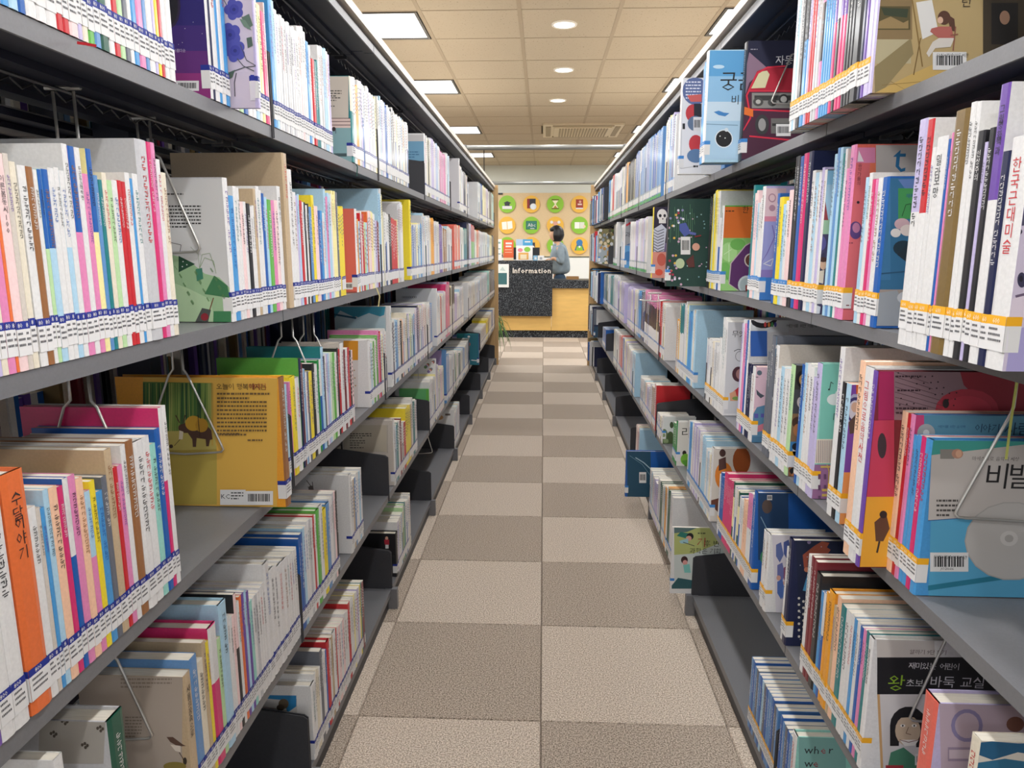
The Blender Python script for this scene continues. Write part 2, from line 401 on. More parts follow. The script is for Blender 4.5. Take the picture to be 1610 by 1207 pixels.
# call number labels
def label_mb(mb, t, xo, z, band, num, wrap, near, mk=True):
    """white label with a coloured band; near: local y of the near cover"""
    bc = lin({'n': '1b2d8c', 'y': 'efae1c', 'b': '3d86cc', 'g': '3aa050'}[band]); wc = RGB['w']
    h0, h1, h2 = z, z + 0.027, z + 0.0365 if band != 'n' else z + 0.035
    for a, b_, c in ((h0, h1, wc), (h1, h2, bc)):
        mb.quad([(xo, 0.0, a), (xo, t, a), (xo, t, b_), (xo, 0.0, b_)], c)
        if wrap:
            s = -1 if near == 0 else 1; y = near + s * 0.0006
            p = [(-wrap, y, a), (xo, y, a), (xo, y, b_), (-wrap, y, b_)]
            mb.quad(p if near == 0 else p[::-1], c)
    dg = num[:3] if t > 0.0135 else (num[:2] if t > 0.009 else num[:1])
    ink = RGB['w'] if band != 'y' else lin('fbf1d0')
    text_mb(mb, dg, (xo + 0.0003, t / 2 - len(dg) * 0.0021, h1 + 0.0016), (0, 1, 0), (0, 0, 1), 0.0078 if band == 'y' else 0.0068, ink, track=0.05)
    if mk:
        gk = lin('55555a'); r = random.Random(int(t * 1e6) + int(z * 1e5))
        for i in range(3):
            zz = h1 - 0.0055 - i * 0.0058; y = t * 0.12 if t > 0.006 else t * 0.2; end = t * (0.8 if i else 0.6)
            while y < end:
                w_ = r.uniform(0.0008, 0.0016); mb.quad([(xo + 0.0003, y, zz), (xo + 0.0003, y + w_, zz), (xo + 0.0003, y + w_, zz + 0.0024), (xo + 0.0003, y, zz + 0.0024)], gk); y += w_ + 0.0006
def cover_mb(t, H, D, cc, hard, segs=None, face=None):
    """cc: spine colour; segs: [(z0, z1, colour)] bands on the spine; face: colour of the two boards"""
    mb = MB(); b = 0.0026 if hard else 0.0007; f = face or cc; b = min(b, t * 0.2); bul = min(0.0022, t * 0.16) if hard else min(0.001, t * 0.08)
    mb.box((-D, 0, 0), (0, b, H), f); mb.box((-D, t - b, 0), (0, t, H), f)
    ys = [0, t * 0.22, t * 0.78, t]; xs = [0, bul, bul, 0]
    zs = [(0, H, cc)] if not segs else segs
    for z0, z1, c in zs:
        for i in range(3):
            mb.quad([(xs[i], ys[i], z0), (xs[i + 1], ys[i + 1], z0), (xs[i + 1], ys[i + 1], z1), (xs[i], ys[i], z1)], c)
    mb.quad([(xs[i], ys[i], H) for i in range(4)] + [(-b, t, H), (-b, 0, H)], cc)
    mb.quad([(-b, 0, 0), (-b, t, 0)] + [(xs[i], ys[i], 0) for i in (3, 2, 1, 0)], cc)
    mb.box((-b, b, 0), (0, t - b, H), cc, skip='e')
    return mb, bul, b
def pages_mb(t, H, D, hard, b):
    mb = MB(); o = 0.004 if hard else 0.0008; mb.box((-D + o, b, o), (-b - 0.0005, t - b, H - o)); return mb
BOOKS = {-1: [], 1: []}
MIX = random.Random(21)
def add_book(side, tier, Ya, Yb, H, code, prot=0.0, lab='n', D=None, flags='', title=None, art=None, lbl=None, z0=0.0):
    """a book on a shelf between distances Ya (near) and Yb; code 'B/w' = blue above white"""
    for bi, b in enumerate(BY):                      # keep clear of the end plates between two bays
        if (side, tier, bi) in NO_PLATE: continue
        if Ya < b + 0.0065 and Yb > b - 0.0065:
            if Yb - Ya > 0.03 and not art:
                add_book(side, tier, Ya, b - 0.0065, H, code, prot, lab, D, flags, title, art, lbl); add_book(side, tier, b + 0.0065, Yb, H, code, prot, lab, D, flags, title, art, lbl); return
            if (Ya + Yb) / 2 < b and not art: Yb = b - 0.0065
            else: Yb = max(Yb, b + 0.0065 + 0.012) if art else Yb; Ya = b + 0.0065
    if Yb - Ya < 0.0032: return
    if Yb - Ya > (0.034 if art or 'h' in flags else (0.03 if Ya < 1.7 else 0.021)):
        w = 0.024 if art or 'h' in flags else 0.0125
        n = max(1, round((Yb - Ya - (w if art else 0)) / 0.0125)); y = Ya
        if art or 'h' in flags: add_book(side, tier, Ya, Ya + w, H, code, prot, lab, D, flags, title, art, lbl); y = Ya + w; n = max(1, round((Yb - y) / 0.0125))
        st = (Yb - y) / n
        for i in range(n):
            c = code if (i == 0 and not art) or MIX.random() < (0.35 if code[0] in 'wgcs' else 0.75) else MIX.choice(['w', 'w', 'w', 'c', 'w', 's', 'g', 'w/k', 'v', 'w/B', 'y'])
            add_book(side, tier, y, y + st * 0.999, H * (0.9 if art else 1) * MIX.uniform(0.95, 1.01), c, prot if not art else min(prot, 0.01), lab if lab else 'n'); y += st
        return
    BOOKS[side].append(dict(side=side, tier=tier, Ya=Ya, Yb=Yb, H=H, code=code, prot=prot, lab=lab, D=D, flags=flags, title=title, art=art, lbl=lbl, z0=z0))
ARTS = {}
def art_mb(mb, d, loc, side, t, H, D):
    """cover print laid out on the near board; shapes are given as seen in the photograph and projected onto that board's plane"""
    Yn = d['Ya']; zf = loc[2]; yl = (-0.0003 if side < 0 else t + 0.0003); scl = None
    def P(x, y, lift=0.0):
        r = ray(x, y); k = Yn / r.y; X = r.x * k; Z = CAMH + r.z * k
        lx = (X - loc[0]) * (1 if side < 0 else -1); lx = min(0.0, max(-D, lx)); lz = min(H, max(0.0, Z - zf))
        return Vector((lx, yl + (-lift if side < 0 else lift), lz))
    def poly(pts, c, lift):
        q = [P(x, y, lift) for x, y in pts]
        a = sum((q[i].x * q[(i + 1) % len(q)].z - q[(i + 1) % len(q)].x * q[i].z) for i in range(len(q)))
        if (a < 0) == (side < 0): q = q[::-1]
        mb.quad(q, c)
    n = 0
    for s in ARTS[d['art']]:
        n += 1; lift = 0.00003 * n; k = s[0]; c = RGB[s[-1]] if len(s[-1]) == 1 else lin(s[-1])
        if k == 'r': _, x0, y0, x1, y1, _c = s; poly([(x0, y1), (x1, y1), (x1, y0), (x0, y0)], c, lift)
        elif k == 'p': poly(s[1], c, lift)
        elif k == 'c':
            _, x, y, rx, ry, _c = s; poly([(x + rx * math.cos(2 * PI * i / 18), y + ry * math.sin(2 * PI * i / 18)) for i in range(18)], c, lift)
        elif k == 'l':
            _, pts, w, _c = s
            for (ax, ay), (bx, by) in zip(pts, pts[1:]):
                L_ = math.hypot(bx - ax, by - ay) or 1; nx, ny = -(by - ay) / L_ * w / 2, (bx - ax) / L_ * w / 2
                poly([(ax + nx, ay + ny), (bx + nx, by + ny), (bx - nx, by - ny), (ax - nx, ay - ny)], c, lift)
        elif k == 't' or k == 'T':
            _, x, y, size, tx, _c = s; o = P(x, y, lift); o2 = P(x + 10, y, lift); u = (o2 - o).length / 10
            ex = Vector((1, 0, 0)) if side < 0 else Vector((-1, 0, 0))
            text_mb(mb, tx, o, ex, (0, 0, 1), size * u * 1.3, c, vertical=(k == 'T'))
        elif k == 'm':     # lines of small print: x, y, width, rows, step
            _, x, y, w, rows, st, _c = s; r = random.Random(int(x + y))
            for i in range(rows):
                xx = x; e = x + w * (1 if i < rows - 1 else 0.6)
                while xx < e:
                    ww = r.uniform(2.0, 6.0); poly([(xx, y + i * st + st * 0.42), (min(xx + ww, e), y + i * st + st * 0.42), (min(xx + ww, e), y + i * st), (xx, y + i * st)], c, lift); xx += ww + r.uniform(0.8, 1.6)
        elif k == 'b':     # barcode label x0,y0,x1,y1
            _, x0, y0, x1, y1, _c = s; poly([(x0, y1), (x1, y1), (x1, y0), (x0, y0)], RGB['w'], lift); w = x1 - x0; h = y1 - y0; x = x0 + w * 0.1; r = random.Random(3)
            while x < x1 - w * 0.12:
                ww = w * r.choice((0.015, 0.03, 0.045)); poly([(x, y1 - h * 0.25), (x + ww, y1 - h * 0.25), (x + ww, y0 + h * 0.2), (x, y0 + h * 0.2)], RGB['k'], lift + 0.00003); x += ww + w * r.choice((0.015, 0.03))
TIERN = ['bottom', 'second', 'third', 'fourth', 'fifth']
def ordn(n): return '%d%s' % (n, 'th' if 10 <= n % 100 <= 20 else {1: 'st', 2: 'nd', 3: 'rd'}.get(n % 10, 'th'))
GROUPN = {-1: 'story books on the %s shelf of the navy-label bookcase', 1: 'picture books on the %s shelf of the yellow-label bookcase'}
def spine_colours(d):
    c = d['code'].split('/'); H = d['H']
    if len(c) == 1: return RGB[c[0]], None, c[0]
    cut = {2: (0.58,), 3: (0.4, 0.8)}[len(c)]; zs = [H] + [H * x for x in reversed(cut)] + [0]
    if len(c) == 2: zs = [H, H * 0.6, 0]
    return RGB[c[-1]], [(zs[i + 1], zs[i], RGB[c[i]]) for i in range(len(c))][::-1], c[-1]
def build_book(d, idx, prev, nxt):
    side = d['side']; t = max(0.0032, d['Yb'] - d['Ya'] - 0.0004); H = d['H']; z = ZS[d['tier']] + d['z0'] + 0.0008; r = random.Random(idx * 7 + side)
    D = d['D'] or min(0.25, max(0.14, H * r.uniform(0.68, 0.76))); hard = 'h' in d['flags'] or t > 0.022
    X = side * (FX - d['prot'] - 0.001); loc = (X, d['Ya'] if side < 0 else d['Yb'] - 0.0004, z)
    root = empty('story_book' if side < 0 else 'picture_book', loc, 0 if side < 0 else PI)
    c, segs, base = spine_colours(d); near = 0 if side < 0 else t
    face = None
    if 'f' in d['flags']: face = RGB[d['flags'][d['flags'].index('f') + 1]]
    mb, bul, b = cover_mb(t, H, D, c, hard, segs, face); mb.build('cover', M_COVER, root)
    pages_mb(t, H, D, hard, b).build('pages', M_PAGES, root)
    if d['lab'] in 'nyb' and 'n' not in d['flags']:
        lm = MB(); zl = (0.016 if side < 0 else 0.02) + r.uniform(-0.0012, 0.0012)
        label_mb(lm, t, bul + 0.0004, zl, d['lab'], '800' if side < 0 else ('600' if d['lab'] == 'y' else '400'), 0.013 if t > 0.005 else 0, near, mk=(Y_near(d) < 3.2))
        lm.build('spine_label', M_INK, root)
    if 'x' not in d['flags']:
        sz = min(t * 0.5, 0.0088)
        dk = base in DARKC or (segs and d['code'][0] in DARKC and False)
        ink = 'w' if dk else r.choice('kkkkkBrTVu')
        if d['title']: me, n = title_words(d['title']); sz = min(t * 0.6, (H * 0.5) / n, 0.016)
        else:
            n_ = max(3, min(13, int((H - 0.095) / (sz * 1.12)))); me, n = marks(n_ if n_ < 9 else r.randrange(7, n_), r.randrange(4)); sz = min(sz, (H - 0.085) / n)
        o = place('title', me, root, (bul + 0.0004, t / 2, H - 0.02)); o.scale = (1, sz, sz)
        o.material_slots[0].link = 'OBJECT'; o.material_slots[0].material = M_INKS[ink]
    if d['art']:
        am = MB(); art_mb(am, d, loc, side, t, H, D); am.build('cover_picture', M_INK, root)
    if d['lbl']: lb = d['lbl']
    else:
        sz_ = 'thick' if t > 0.024 else ('slim' if t < 0.0075 else ''); tl = 'tall' if H > 0.26 else ('short' if H < 0.2 else '')
        cs = d['code'].split('/'); cw = CN[cs[0]] + (' and ' + CN[cs[-1]] if len(cs) > 1 and cs[-1] != cs[0] else '')
        lb = ' '.join(x for x in (tl, sz_, cw, 'book,', ordn(idx), "from near end of navy-label bookcase's" if side < 0 else "from near end of yellow-label bookcase's", TIERN[d['tier']], 'shelf') if x)
    tag(root, lb, 'book', GROUPN[side] % TIERN[d['tier']])
    return root
def Y_near(d): return d['Ya']
# bookshelf rows: 'x,y,codes,flags': x = the book's far edge on the spine plane, y = its top, both as seen in the photograph
def row(side, tier, mode, spec, lab='n', prot=0.0):
    cur = None; p = prot
    for tok in spec.split():
        if tok[0] == '@':
            a = tok[1:].split(',')
            p = prot + (float(a[2]) / 100 if len(a) > 2 else 0.0); X = side * (FX - p)
            if len(a) > 1 and a[1] and mode == 't': rr = ray(float(a[0]), float(a[1])); cur = X / rr.x * rr.y
            else: cur = y_at(float(a[0]), X, ZS[tier])
            continue
        a = tok.split(','); fl = a[3] if len(a) > 3 else ''; X = side * (FX - p)
        x = float(a[0])
        if mode == 't' and a[1][0] != 'h':
            rr = ray(x, float(a[1])); k = X / rr.x; Yb = rr.y * k; H = CAMH + rr.z * k - ZS[tier]
        else:
            Yb = y_at(x, X, ZS[tier])
            H = float(a[1][1:]) / 100 if a[1][0] == 'h' else z_at(float(a[1]), X, Yb) - ZS[tier]
        if cur is None: cur = Yb - 0.012
        done = max((d['Yb'] for d in BOOKS[side] if d['tier'] == tier and abs(d['Yb'] - cur) < 0.25), default=0)
        if cur < done: cur = done + 0.0003
        cs = a[2].split('+'); n = len(cs); w = (Yb - cur) / n
        if '#' in fl and fl.split('#')[1] in ARTS and w < 0.008: Yb = cur + 0.01 * n; w = 0.01
        if w <= 0.001: continue
        H = max(0.12, min(0.302 if tier == 0 else 0.312, H))
        title = art = None; lb = None; f2 = fl
        if '#' in fl: f2, art = fl.split('#')
        for i, c in enumerate(cs):
            hh = H * (1 + (rnd.uniform(-0.03, 0.012) if n > 1 else 0))
            info = SPEC.get(art, {}) if art else {}
            add_book(side, tier, cur + i * w, cur + (i + 1) * w, hh, c, p, info.get('lab', lab), info.get('D') if i == 0 else None, f2 + (info.get('fl', '') if i == 0 else ''), info.get('t') if i == 0 else None, art if art in ARTS and i == 0 else None, info.get('l') if i == 0 else None)
        cur = Yb
SPEC = {}
# ---- covers that face the camera: flat print, traced onto the book's own board
ARTS['purple'] = [('r', 250, -40, 333, 40, '241a6a'), ('r', 250, 40, 333, 80, '3a2070'), ('r', 250, 80, 333, 115, '5c2472'), ('r', 250, 115, 333, 165, '8a2a74'),
    ('c', 268, 10, 16, 34, '2a1c3c'), ('c', 268, 10, 12, 29, '171420'), ('c', 291, 45, .6, .6, 'w'), ('c', 287, 67, .5, .5, 'w'), ('c', 318, 53, .5, .5, 'w'), ('c', 304, 35, .5, .5, 'w'), ('c', 281, 70, .4, .4, 'w'),
    ('t', 273, 82, 4.2, '아름다운', 'c9b6d6'), ('b', 277, 127, 313, 143, 'w')]
fl_ = []
def flower(x, y, s, c='4d4fa6'):
    for a in range(5): fl_.append(('c', x + s * .55 * math.cos(a * 1.257 + .6), y + s * .6 * math.sin(a * 1.257 + .6), s * .5, s * .55, c))
    fl_.append(('c', x, y, s * .5, s * .55, '40429a')); fl_.append(('c', x, y, s * .18, s * .18, '2d2f78'))
fl_ += [('r', 340, -30, 402, 175, 'cbbfd0'), ('l', [(352, 0), (362, 18), (380, 26), (392, 40)], 1.2, '4b4f55')]
flower(368, 15, 15); flower(362, 55, 17); flower(370, 80, 16)
fl_ += [('l', [(373, 92), (383, 104), (400, 112)], 1.3, '4b4f55'), ('l', [(356, 130), (368, 112), (385, 106), (402, 104)], 1.4, '4b4f55'), ('l', [(378, 70), (388, 95), (402, 103)], 1.1, '4b4f55'),
    ('p', [(380, 28), (392, 22), (398, 40), (390, 46)], '5d7366'), ('p', [(377, 30), (386, 32), (396, 48), (384, 42)], '6f8877'), ('p', [(388, 60), (396, 58), (398, 72), (390, 76)], '4f6358'),
    ('p', [(358, 115), (370, 110), (366, 122), (358, 126)], '4f6358'), ('l', [(372, 115), (369, 130), (370, 152)], 1.5, '4a4450'), ('r', 394, 118, 400, 127, '23309a'), ('r', 394, 127, 402, 158, 'd9d3dc')]
ARTS['lily'] = fl_
ARTS['teal_cover'] = [('r', 500, 120, 548, 186, 'cdc3b4'), ('r', 500, 186, 556, 201, 'dec6bb'), ('r', 500, 201, 556, 262, '86acae'), ('m', 519, 142, 18, 3, 4, '55504a'), ('m', 519, 153, 16, 2, 4, '55504a'), ('m', 519, 166, 12, 1, 4, '55504a'),
    ('l', [(519, 186), (556, 186)], 1, '5a3a40'), ('l', [(519, 191), (556, 191)], 1, '5a3a40'), ('l', [(519, 196.5), (556, 196.5)], 1, '5a3a40'), ('c', 525, 203, 3, 3.5, '3a3030'), ('l', [(522, 206), (522, 210)], .8, '3a3030'), ('l', [(528, 205), (528, 210)], .8, '3a3030'), ('r', 525, 241, 545, 246, '46595a')]
ARTS['blueblack'] = [('r', 630, 212, 668, 222, 'c9c6c6'), ('r', 630, 222, 668, 253, '6fa0bf'), ('r', 630, 253, 668, 306, '22232a'), ('m', 641, 238, 18, 3, 4, '3f6f92')]
ARTS['whitea'] = [('r', 700, 247, 726, 326, 'd9d6d8')]
ARTS['cactus'] = [('r', 262, 281, 364, 512, 'cfcfcf'), ('m', 262, 304, 44, 1, 5, '333333'), ('m', 262, 323, 54, 7, 5.4, '2a2a2a'), ('l', [(268, 381), (285, 385), (283, 396)], .8, '222222'),
    ('p', [(262, 398), (280, 403), (300, 412), (322, 430), (345, 436), (364, 452), (364, 512), (262, 512)], '9dbf94'), ('p', [(262, 440), (300, 455), (330, 470), (340, 512), (262, 512)], 'b3cfa6'),
    ('p', [(281, 402), (307, 415), (281, 428)], '1e4a34'), ('c', 288, 411, 1, 1, 'w'), ('c', 294, 416, 1, 1, 'w'), ('c', 287, 419, 1, 1, 'w'), ('p', [(337, 433), (358, 449), (361, 468), (322, 462)], '3e7a50'),
    ('r', 336, 489, 364, 512, '3f8254'), ('p', [(318, 484), (332, 487), (328, 512), (308, 512)], '4c524e'), ('c', 322, 498, 6, 6, '8e2330'), ('l', [(336, 468), (330, 487)], 1.6, '7a4a30'),
    ('p', [(308, 423), (318, 421), (320, 438), (310, 442)], '3c7f66'), ('l', [(314, 422), (318, 400), (330, 398), (338, 420)], .7, '7f9a6a'), ('l', [(314, 422), (322, 405), (336, 410), (340, 430)], .7, '7f9a6a'), ('l', [(314, 422), (312, 400), (300, 388)], .7, '9aa890')] + \
    [('l', [(275 + (i * 37) % 80, 418 + (i * 23) % 60), (279 + (i * 37) % 80, 424 + (i * 23) % 60)], .7, '5f8a58') for i in range(34)]
ARTS['salmon'] = [('r', 530, 328, 562, 463, 'd9685a'), ('b', 542, 444, 555, 455, 'w'), ('l', [(535, 456), (562, 459)], .6, '8a3a34')]
ARTS['yellowslab'] = []
dk = [('r', 225, 590, 436, 803, 'dcae4c'), ('r', 225, 590, 432, 596, 'd8b055'), ('p', [(225, 600), (334, 602), (336, 690), (225, 690)], '5c7a38'), ('r', 225, 700, 341, 793, 'b8a24a')]
r_ = random.Random(5)
for i in range(46):
    x = 226 + i * 2.35; dk.append(('l', [(x + r_.uniform(-2, 2), 602), (x + r_.uniform(-1, 1), 690)], r_.uniform(1, 2.2), r_.choice(['2f5a30', '3f6d34', '82984a', 'a0a85a', '24482c'])))
dk += [('p', [(225, 678), (338, 676), (341, 706), (225, 708)], 'b6a658'), ('r', 333, 602, 336, 700, 'b99a44'),
    ('p', [(283, 668), (292, 664), (300, 672), (326, 668), (333, 676), (335, 690), (331, 691), (329, 701), (325, 701), (324, 690), (310, 688), (309, 702), (304, 702), (303, 690), (296, 680), (290, 680)], '4f3428'),
    ('c', 288, 672, 7, 6, '4f3428'), ('l', [(283, 664), (277, 652)], 1.6, '4f3428'), ('l', [(289, 664), (292, 652)], 1.6, '4f3428'), ('p', [(283, 676), (289, 678), (288, 690), (282, 690)], 'ddd0b8'), ('l', [(284, 690), (275, 700)], .8, '2c2018'),
    ('c', 305, 665, 13, 12, 'c79a2e'), ('c', 318, 668, 10, 11, 'b78a26'), ('l', [(312, 652), (315, 686)], 1.2, '3a2a18'), ('c', 270, 701, 3, 3, '3a2a1c'),
    ('t', 341, 611, 8.4, '오늘이 행복해지는', '3c2c20'), ('t', 392, 611, 8.4, '이야기', 'a0352a'), ('m', 342, 617, 84, 2, 7, '6a5230'), ('m', 342, 630, 78, 9, 6.4, '6a5230'), ('m', 342, 680, 60, 1, 6, '6a5230'), ('m', 390, 690, 40, 1, 6, '6a5230'),
    ('b', 386, 771, 430, 793, 'w'), ('r', 347, 769, 387, 793, 'w'), ('t', 349, 783, 8, 'KC', '222222'), ('m', 364, 773, 20, 3, 4.5, '444444')]
ARTS['donkey'] = dk
ARTS['dots'] = [('r', 540, 533, 563, 566, 'dc9424'), ('r', 540, 566, 563, 655, 'd6cfcb'), ('b', 546, 638, 559, 646, 'w')] + [('c', 547 + (i * 5) % 14, 574 + i * 4, 1, 1.2, 'b08a60') for i in range(11)]
ARTS['wave'] = [('r', 500, 480, 607, 530, 'b9c0c2'), ('p', [(500, 482), (606, 482), (604, 495), (575, 506), (560, 497), (540, 505), (500, 500)], '2f87a0'), ('p', [(500, 500), (535, 488), (560, 500), (580, 492), (606, 500), (606, 530), (500, 530)], 'a9c0c8'), ('l', [(505, 494), (560, 500)], 3, '215a74')]
ARTS['bigwhite'] = [('t', 632, 469, 4, 'ㅁㅁㅁㅁㅁㅁㅁ', '222222')]
ARTS['birdbook'] = [('r', 120, 1052, 286, 1240, 'b3a699'), ('m', 190, 1060, 80, 4, 6, '8d8074'), ('p', [(262, 1158), (272, 1158), (288, 1170), (293, 1172), (280, 1173), (268, 1166)], '5f463a'), ('p', [(268, 1170), (284, 1172), (284, 1182), (276, 1180)], 'ddd2c4'), ('l', [(282, 1182), (288, 1192), (290, 1200)], 1.2, '4a3a30'), ('c', 291, 1196, 3, 6, '3a3028'), ('c', 275, 1204, 18, 7, '8c7c3c'), ('m', 197, 1126, 26, 7, 5, '857a6e')]
ARTS['floral'] = [('r', 60, 1110, 163, 1200, 'aba69e')] + [('c', x + dx, y + dy, 2.2, 2.6, '4d453c') for x, y in ((102, 1131), (145, 1120), (158, 1142), (134, 1168), (85, 1150), (116, 1112)) for dx, dy in ((0, 0), (4, 3), (-4, 2), (1, 6))]
ARTS['leaves'] = [('l', [(482, 755), (492, 768), (496, 776)], 1, '4a4444'), ('l', [(484, 765), (492, 770)], 1, '4a4444'), ('l', [(491, 757), (493, 772)], 1, '4a4444'), ('c', 489, 768, 4, 5, '6a6462')]
ARTS['textcover'] = [('r', 540, 668, 608, 710, 'c5bba8'), ('m', 550, 681, 34, 3, 3.2, '3d3832'), ('m', 550, 692, 24, 3, 3.4, '5c564c'), ('m', 550, 703, 36, 1, 3, '3d3832'), ('l', [(609, 668), (609, 712)], .6, '8a806e')]
ARTS['greenback'] = [('r', 600, 612, 670, 706, '5da868'), ('b', 658, 695, 669, 702, 'w'), ('r', 651, 694, 659, 703, 'w')]
ARTS['tealfish'] = [('r', 728, 520, 753, 573, '236f80'), ('c', 736, 541, 3.5, 4, 'd2645a'), ('c', 737, 529, 2, 1.5, 'w'), ('l', [(741, 566), (752, 567)], 1.5, 'w')]
ARTS['bluecloud'] = [('r', 340, 1098, 467, 1120, 'c9c6c2'), ('p', [(400, 1092), (466, 1093), (466, 1110), (452, 1120), (446, 1100), (420, 1098), (400, 1097)], '2a7fb4'), ('c', 446, 1106, 8, 8, '6a5c48'), ('c', 441, 1112, 6, 5, '4f4436')]
ARTS['blackman'] = [('r', 560, 834, 621, 872, '141218'), ('c', 608, 846, 2.4, 3, 'd8a890'), ('p', [(604, 848), (612, 848), (612, 856), (605, 856)], 'b2283a'), ('r', 606, 856, 611, 862, 'e0e0e0')]
ARTS['whitepic'] = [('c', 690, 656, 7, 4, 'c79a6a'), ('r', 700, 650, 708, 653, '6a6058')]
ARTS['lavpic'] = [('r', 640, 546, 690, 640, '8f7aa8'), ('p', [(672, 546), (694, 546), (694, 640), (682, 640)], 'a993c4')]
# yellow-label bookcase
ARTS['waves'] = [('r', 1528, 1150, 1650, 1240, 'd6cfc4'), ('p', [(1528, 1166), (1560, 1158), (1600, 1168), (1650, 1160), (1650, 1190), (1600, 1182), (1560, 1194), (1528, 1186)], '1f5a80'), ('p', [(1528, 1198), (1580, 1192), (1650, 1202), (1650, 1240), (1528, 1240)], '2a6a8c')]
ARTS['easel'] = [('r', 1375, -20, 1640, 147, 'b8a070'), ('r', 1375, 0, 1434, 62, '8a7450'), ('r', 1379, 10, 1431, 47, '5a5030'), ('p', [(1385, 12), (1428, 14), (1426, 28), (1390, 24)], '39422f'), ('p', [(1382, 34), (1400, 26), (1420, 36), (1428, 32), (1428, 45), (1380, 45)], '9a8258'), ('r', 1375, 62, 1432, 100, 'b9ae8c'),
    ('p', [(1375, 105), (1432, 60), (1436, 85), (1385, 147), (1375, 147)], '8f805a'), ('p', [(1376, 147), (1430, 118), (1470, 100), (1530, 110), (1540, 147)], 'c9a862'), ('l', [(1386, 134), (1455, 128)], .8, '8a6e3a'), ('l', [(1400, 128), (1430, 147)], .8, '8a6e3a'),
    ('p', [(1440, 4), (1465, 0), (1475, 50), (1450, 62)], 'e2e0dc'), ('l', [(1434, 0), (1450, 105)], 2, '8a6e3e'), ('l', [(1447, 60), (1436, 118)], 1.6, '7a6034'), ('c', 1484, 28, 10, 11, '5a3a2c'), ('p', [(1488, 22), (1500, 30), (1502, 50), (1494, 48)], '5a3a2c'), ('c', 1478, 32, 4.5, 5.5, 'd9b39a'),
    ('p', [(1476, 42), (1495, 42), (1500, 62), (1478, 62), (1462, 50), (1464, 45)], 'b5655c'), ('p', [(1476, 60), (1500, 60), (1494, 74), (1470, 76), (1460, 90), (1456, 84), (1466, 66)], 'd9d2c8'), ('l', [(1502, 42), (1498, 80)], 2, '8e5a48'), ('l', [(1494, 56), (1506, 54)], 2, '8e5a48'),
    ('r', 1545, -10, 1640, 100, '3f3526'), ('r', 1558, 5, 1600, 70, '1f1b18'), ('c', 1579, 28, 8, 11, 'a8826a'), ('b', 1466, 82, 1519, 110, 'w'), ('t', 1472, 90, 5, '당진시립송악도서관', '222222'), ('T', 1518, 10, 14, '런', '3a3024')]
ARTS['car'] = [('r', 1160, 60, 1262, 250, '1a1c38'), ('p', [(1168, 100), (1178, 82), (1212, 112), (1196, 138), (1172, 150)], '8a6f84'), ('p', [(1160, 150), (1178, 130), (1202, 108), (1262, 108), (1262, 250), (1160, 250)], '4a2038'), ('p', [(1176, 142), (1190, 112), (1205, 106), (1262, 108), (1262, 146)], 'b02238'), ('p', [(1181, 139), (1194, 113), (1206, 111), (1210, 117), (1203, 138)], 'd8d2a8'),
    ('l', [(1168, 205), (1180, 185), (1174, 150), (1190, 116), (1206, 106), (1235, 104)], 2.6, 'd42a44'), ('l', [(1178, 143), (1262, 143)], 2.4, 'd42a44'), ('l', [(1176, 172), (1262, 176)], 2.4, 'd42a44'), ('l', [(1178, 214), (1262, 222)], 2.4, 'd42a44'), ('r', 1182, 146, 1262, 170, '8b8a86'), ('r', 1186, 150, 1262, 158, '3a3a3a'),
    ('c', 1192, 160, 8, 7, '4a4a48'), ('c', 1192, 160, 4, 3.5, 'b9b8b2'), ('c', 1214, 161, 7, 6, '4a4a48'), ('c', 1232, 156, 8, 8, '2c2c2c'), ('c', 1232, 156, 5, 5, 'a8a8a4'), ('p', [(1165, 168), (1184, 172), (1184, 184), (1166, 180)], 'e0702a'), ('c', 1198, 196, 11, 16, '38383a'), ('c', 1198, 196, 6, 10, '9a9a98'), ('r', 1212, 186, 1262, 210, '6d6b68'), ('r', 1214, 194, 1262, 198, '2c2c2c'),
    ('t', 1219, 101, 12, '자동', 'e2e0e6'), ('m', 1180, 77, 18, 1, 3, 'a9a6b4'), ('b', 1220, 195, 1243, 214, 'w')]
ARTS['sky'] = [('r', 1095, 80, 1200, 120, '5a9fd2'), ('r', 1095, 120, 1200, 160, '8cbce0'), ('r', 1095, 160, 1200, 190, 'c3d9ea'), ('r', 1095, 190, 1200, 250, 'a9cbe4'), ('c', 1130, 105, 9, 3, 'b9d6ea'), 
    ('t', 1132, 140, 24, '궁금', '1b1c22'), ('t', 1150, 163, 12, '비', '1b1c22'), ('p', [(1122, 176), (1130, 174), (1138, 177), (1147, 178), (1140, 183), (1130, 181)], '3d7fbe'), ('l', [(1105, 195), (1160, 197)], 1, '6a8aa4'), ('c', 1138, 218, 14, 14.5, 'dfe6ec'), ('c', 1138, 218, 12.6, 13, '17181c'), ('c', 1132, 214, 1, 1, 'w'), ('c', 1140, 217, 1, 1, 'w'), ('c', 1142, 204, 3, 3, 'd3dde6')]
ARTS['mitten'] = [('r', 1055, 125, 1103, 272, 'e3e3e6'), ('l', [(1066, 132), (1070, 265), (1103, 260)], .7, '9a9a9c'), ('c', 1093, 143, 20, 22, '5a6a9a'), ('m', 1078, 128, 24, 6, 5, 'dfe2ee'), ('p', [(1080, 150), (1103, 148), (1103, 160), (1086, 160)], 'cf5f5a'), ('c', 1089, 178, 11, 14, 'c4383f'), ('r', 1091, 163, 1103, 184, '22252e'), ('c', 1093, 194, 12, 12, '5f7490'),
    ('c', 1094, 226, 11, 14, 'c8383f'), ('c', 1094, 245, 14, 11, '5f7ea6'), ('b', 1090, 184, 1102, 206, 'w'), ('r', 1073, 194, 1077, 203, '2a2a2a'), ('m', 1090, 260, 12, 1, 7, '2a2a2a')]
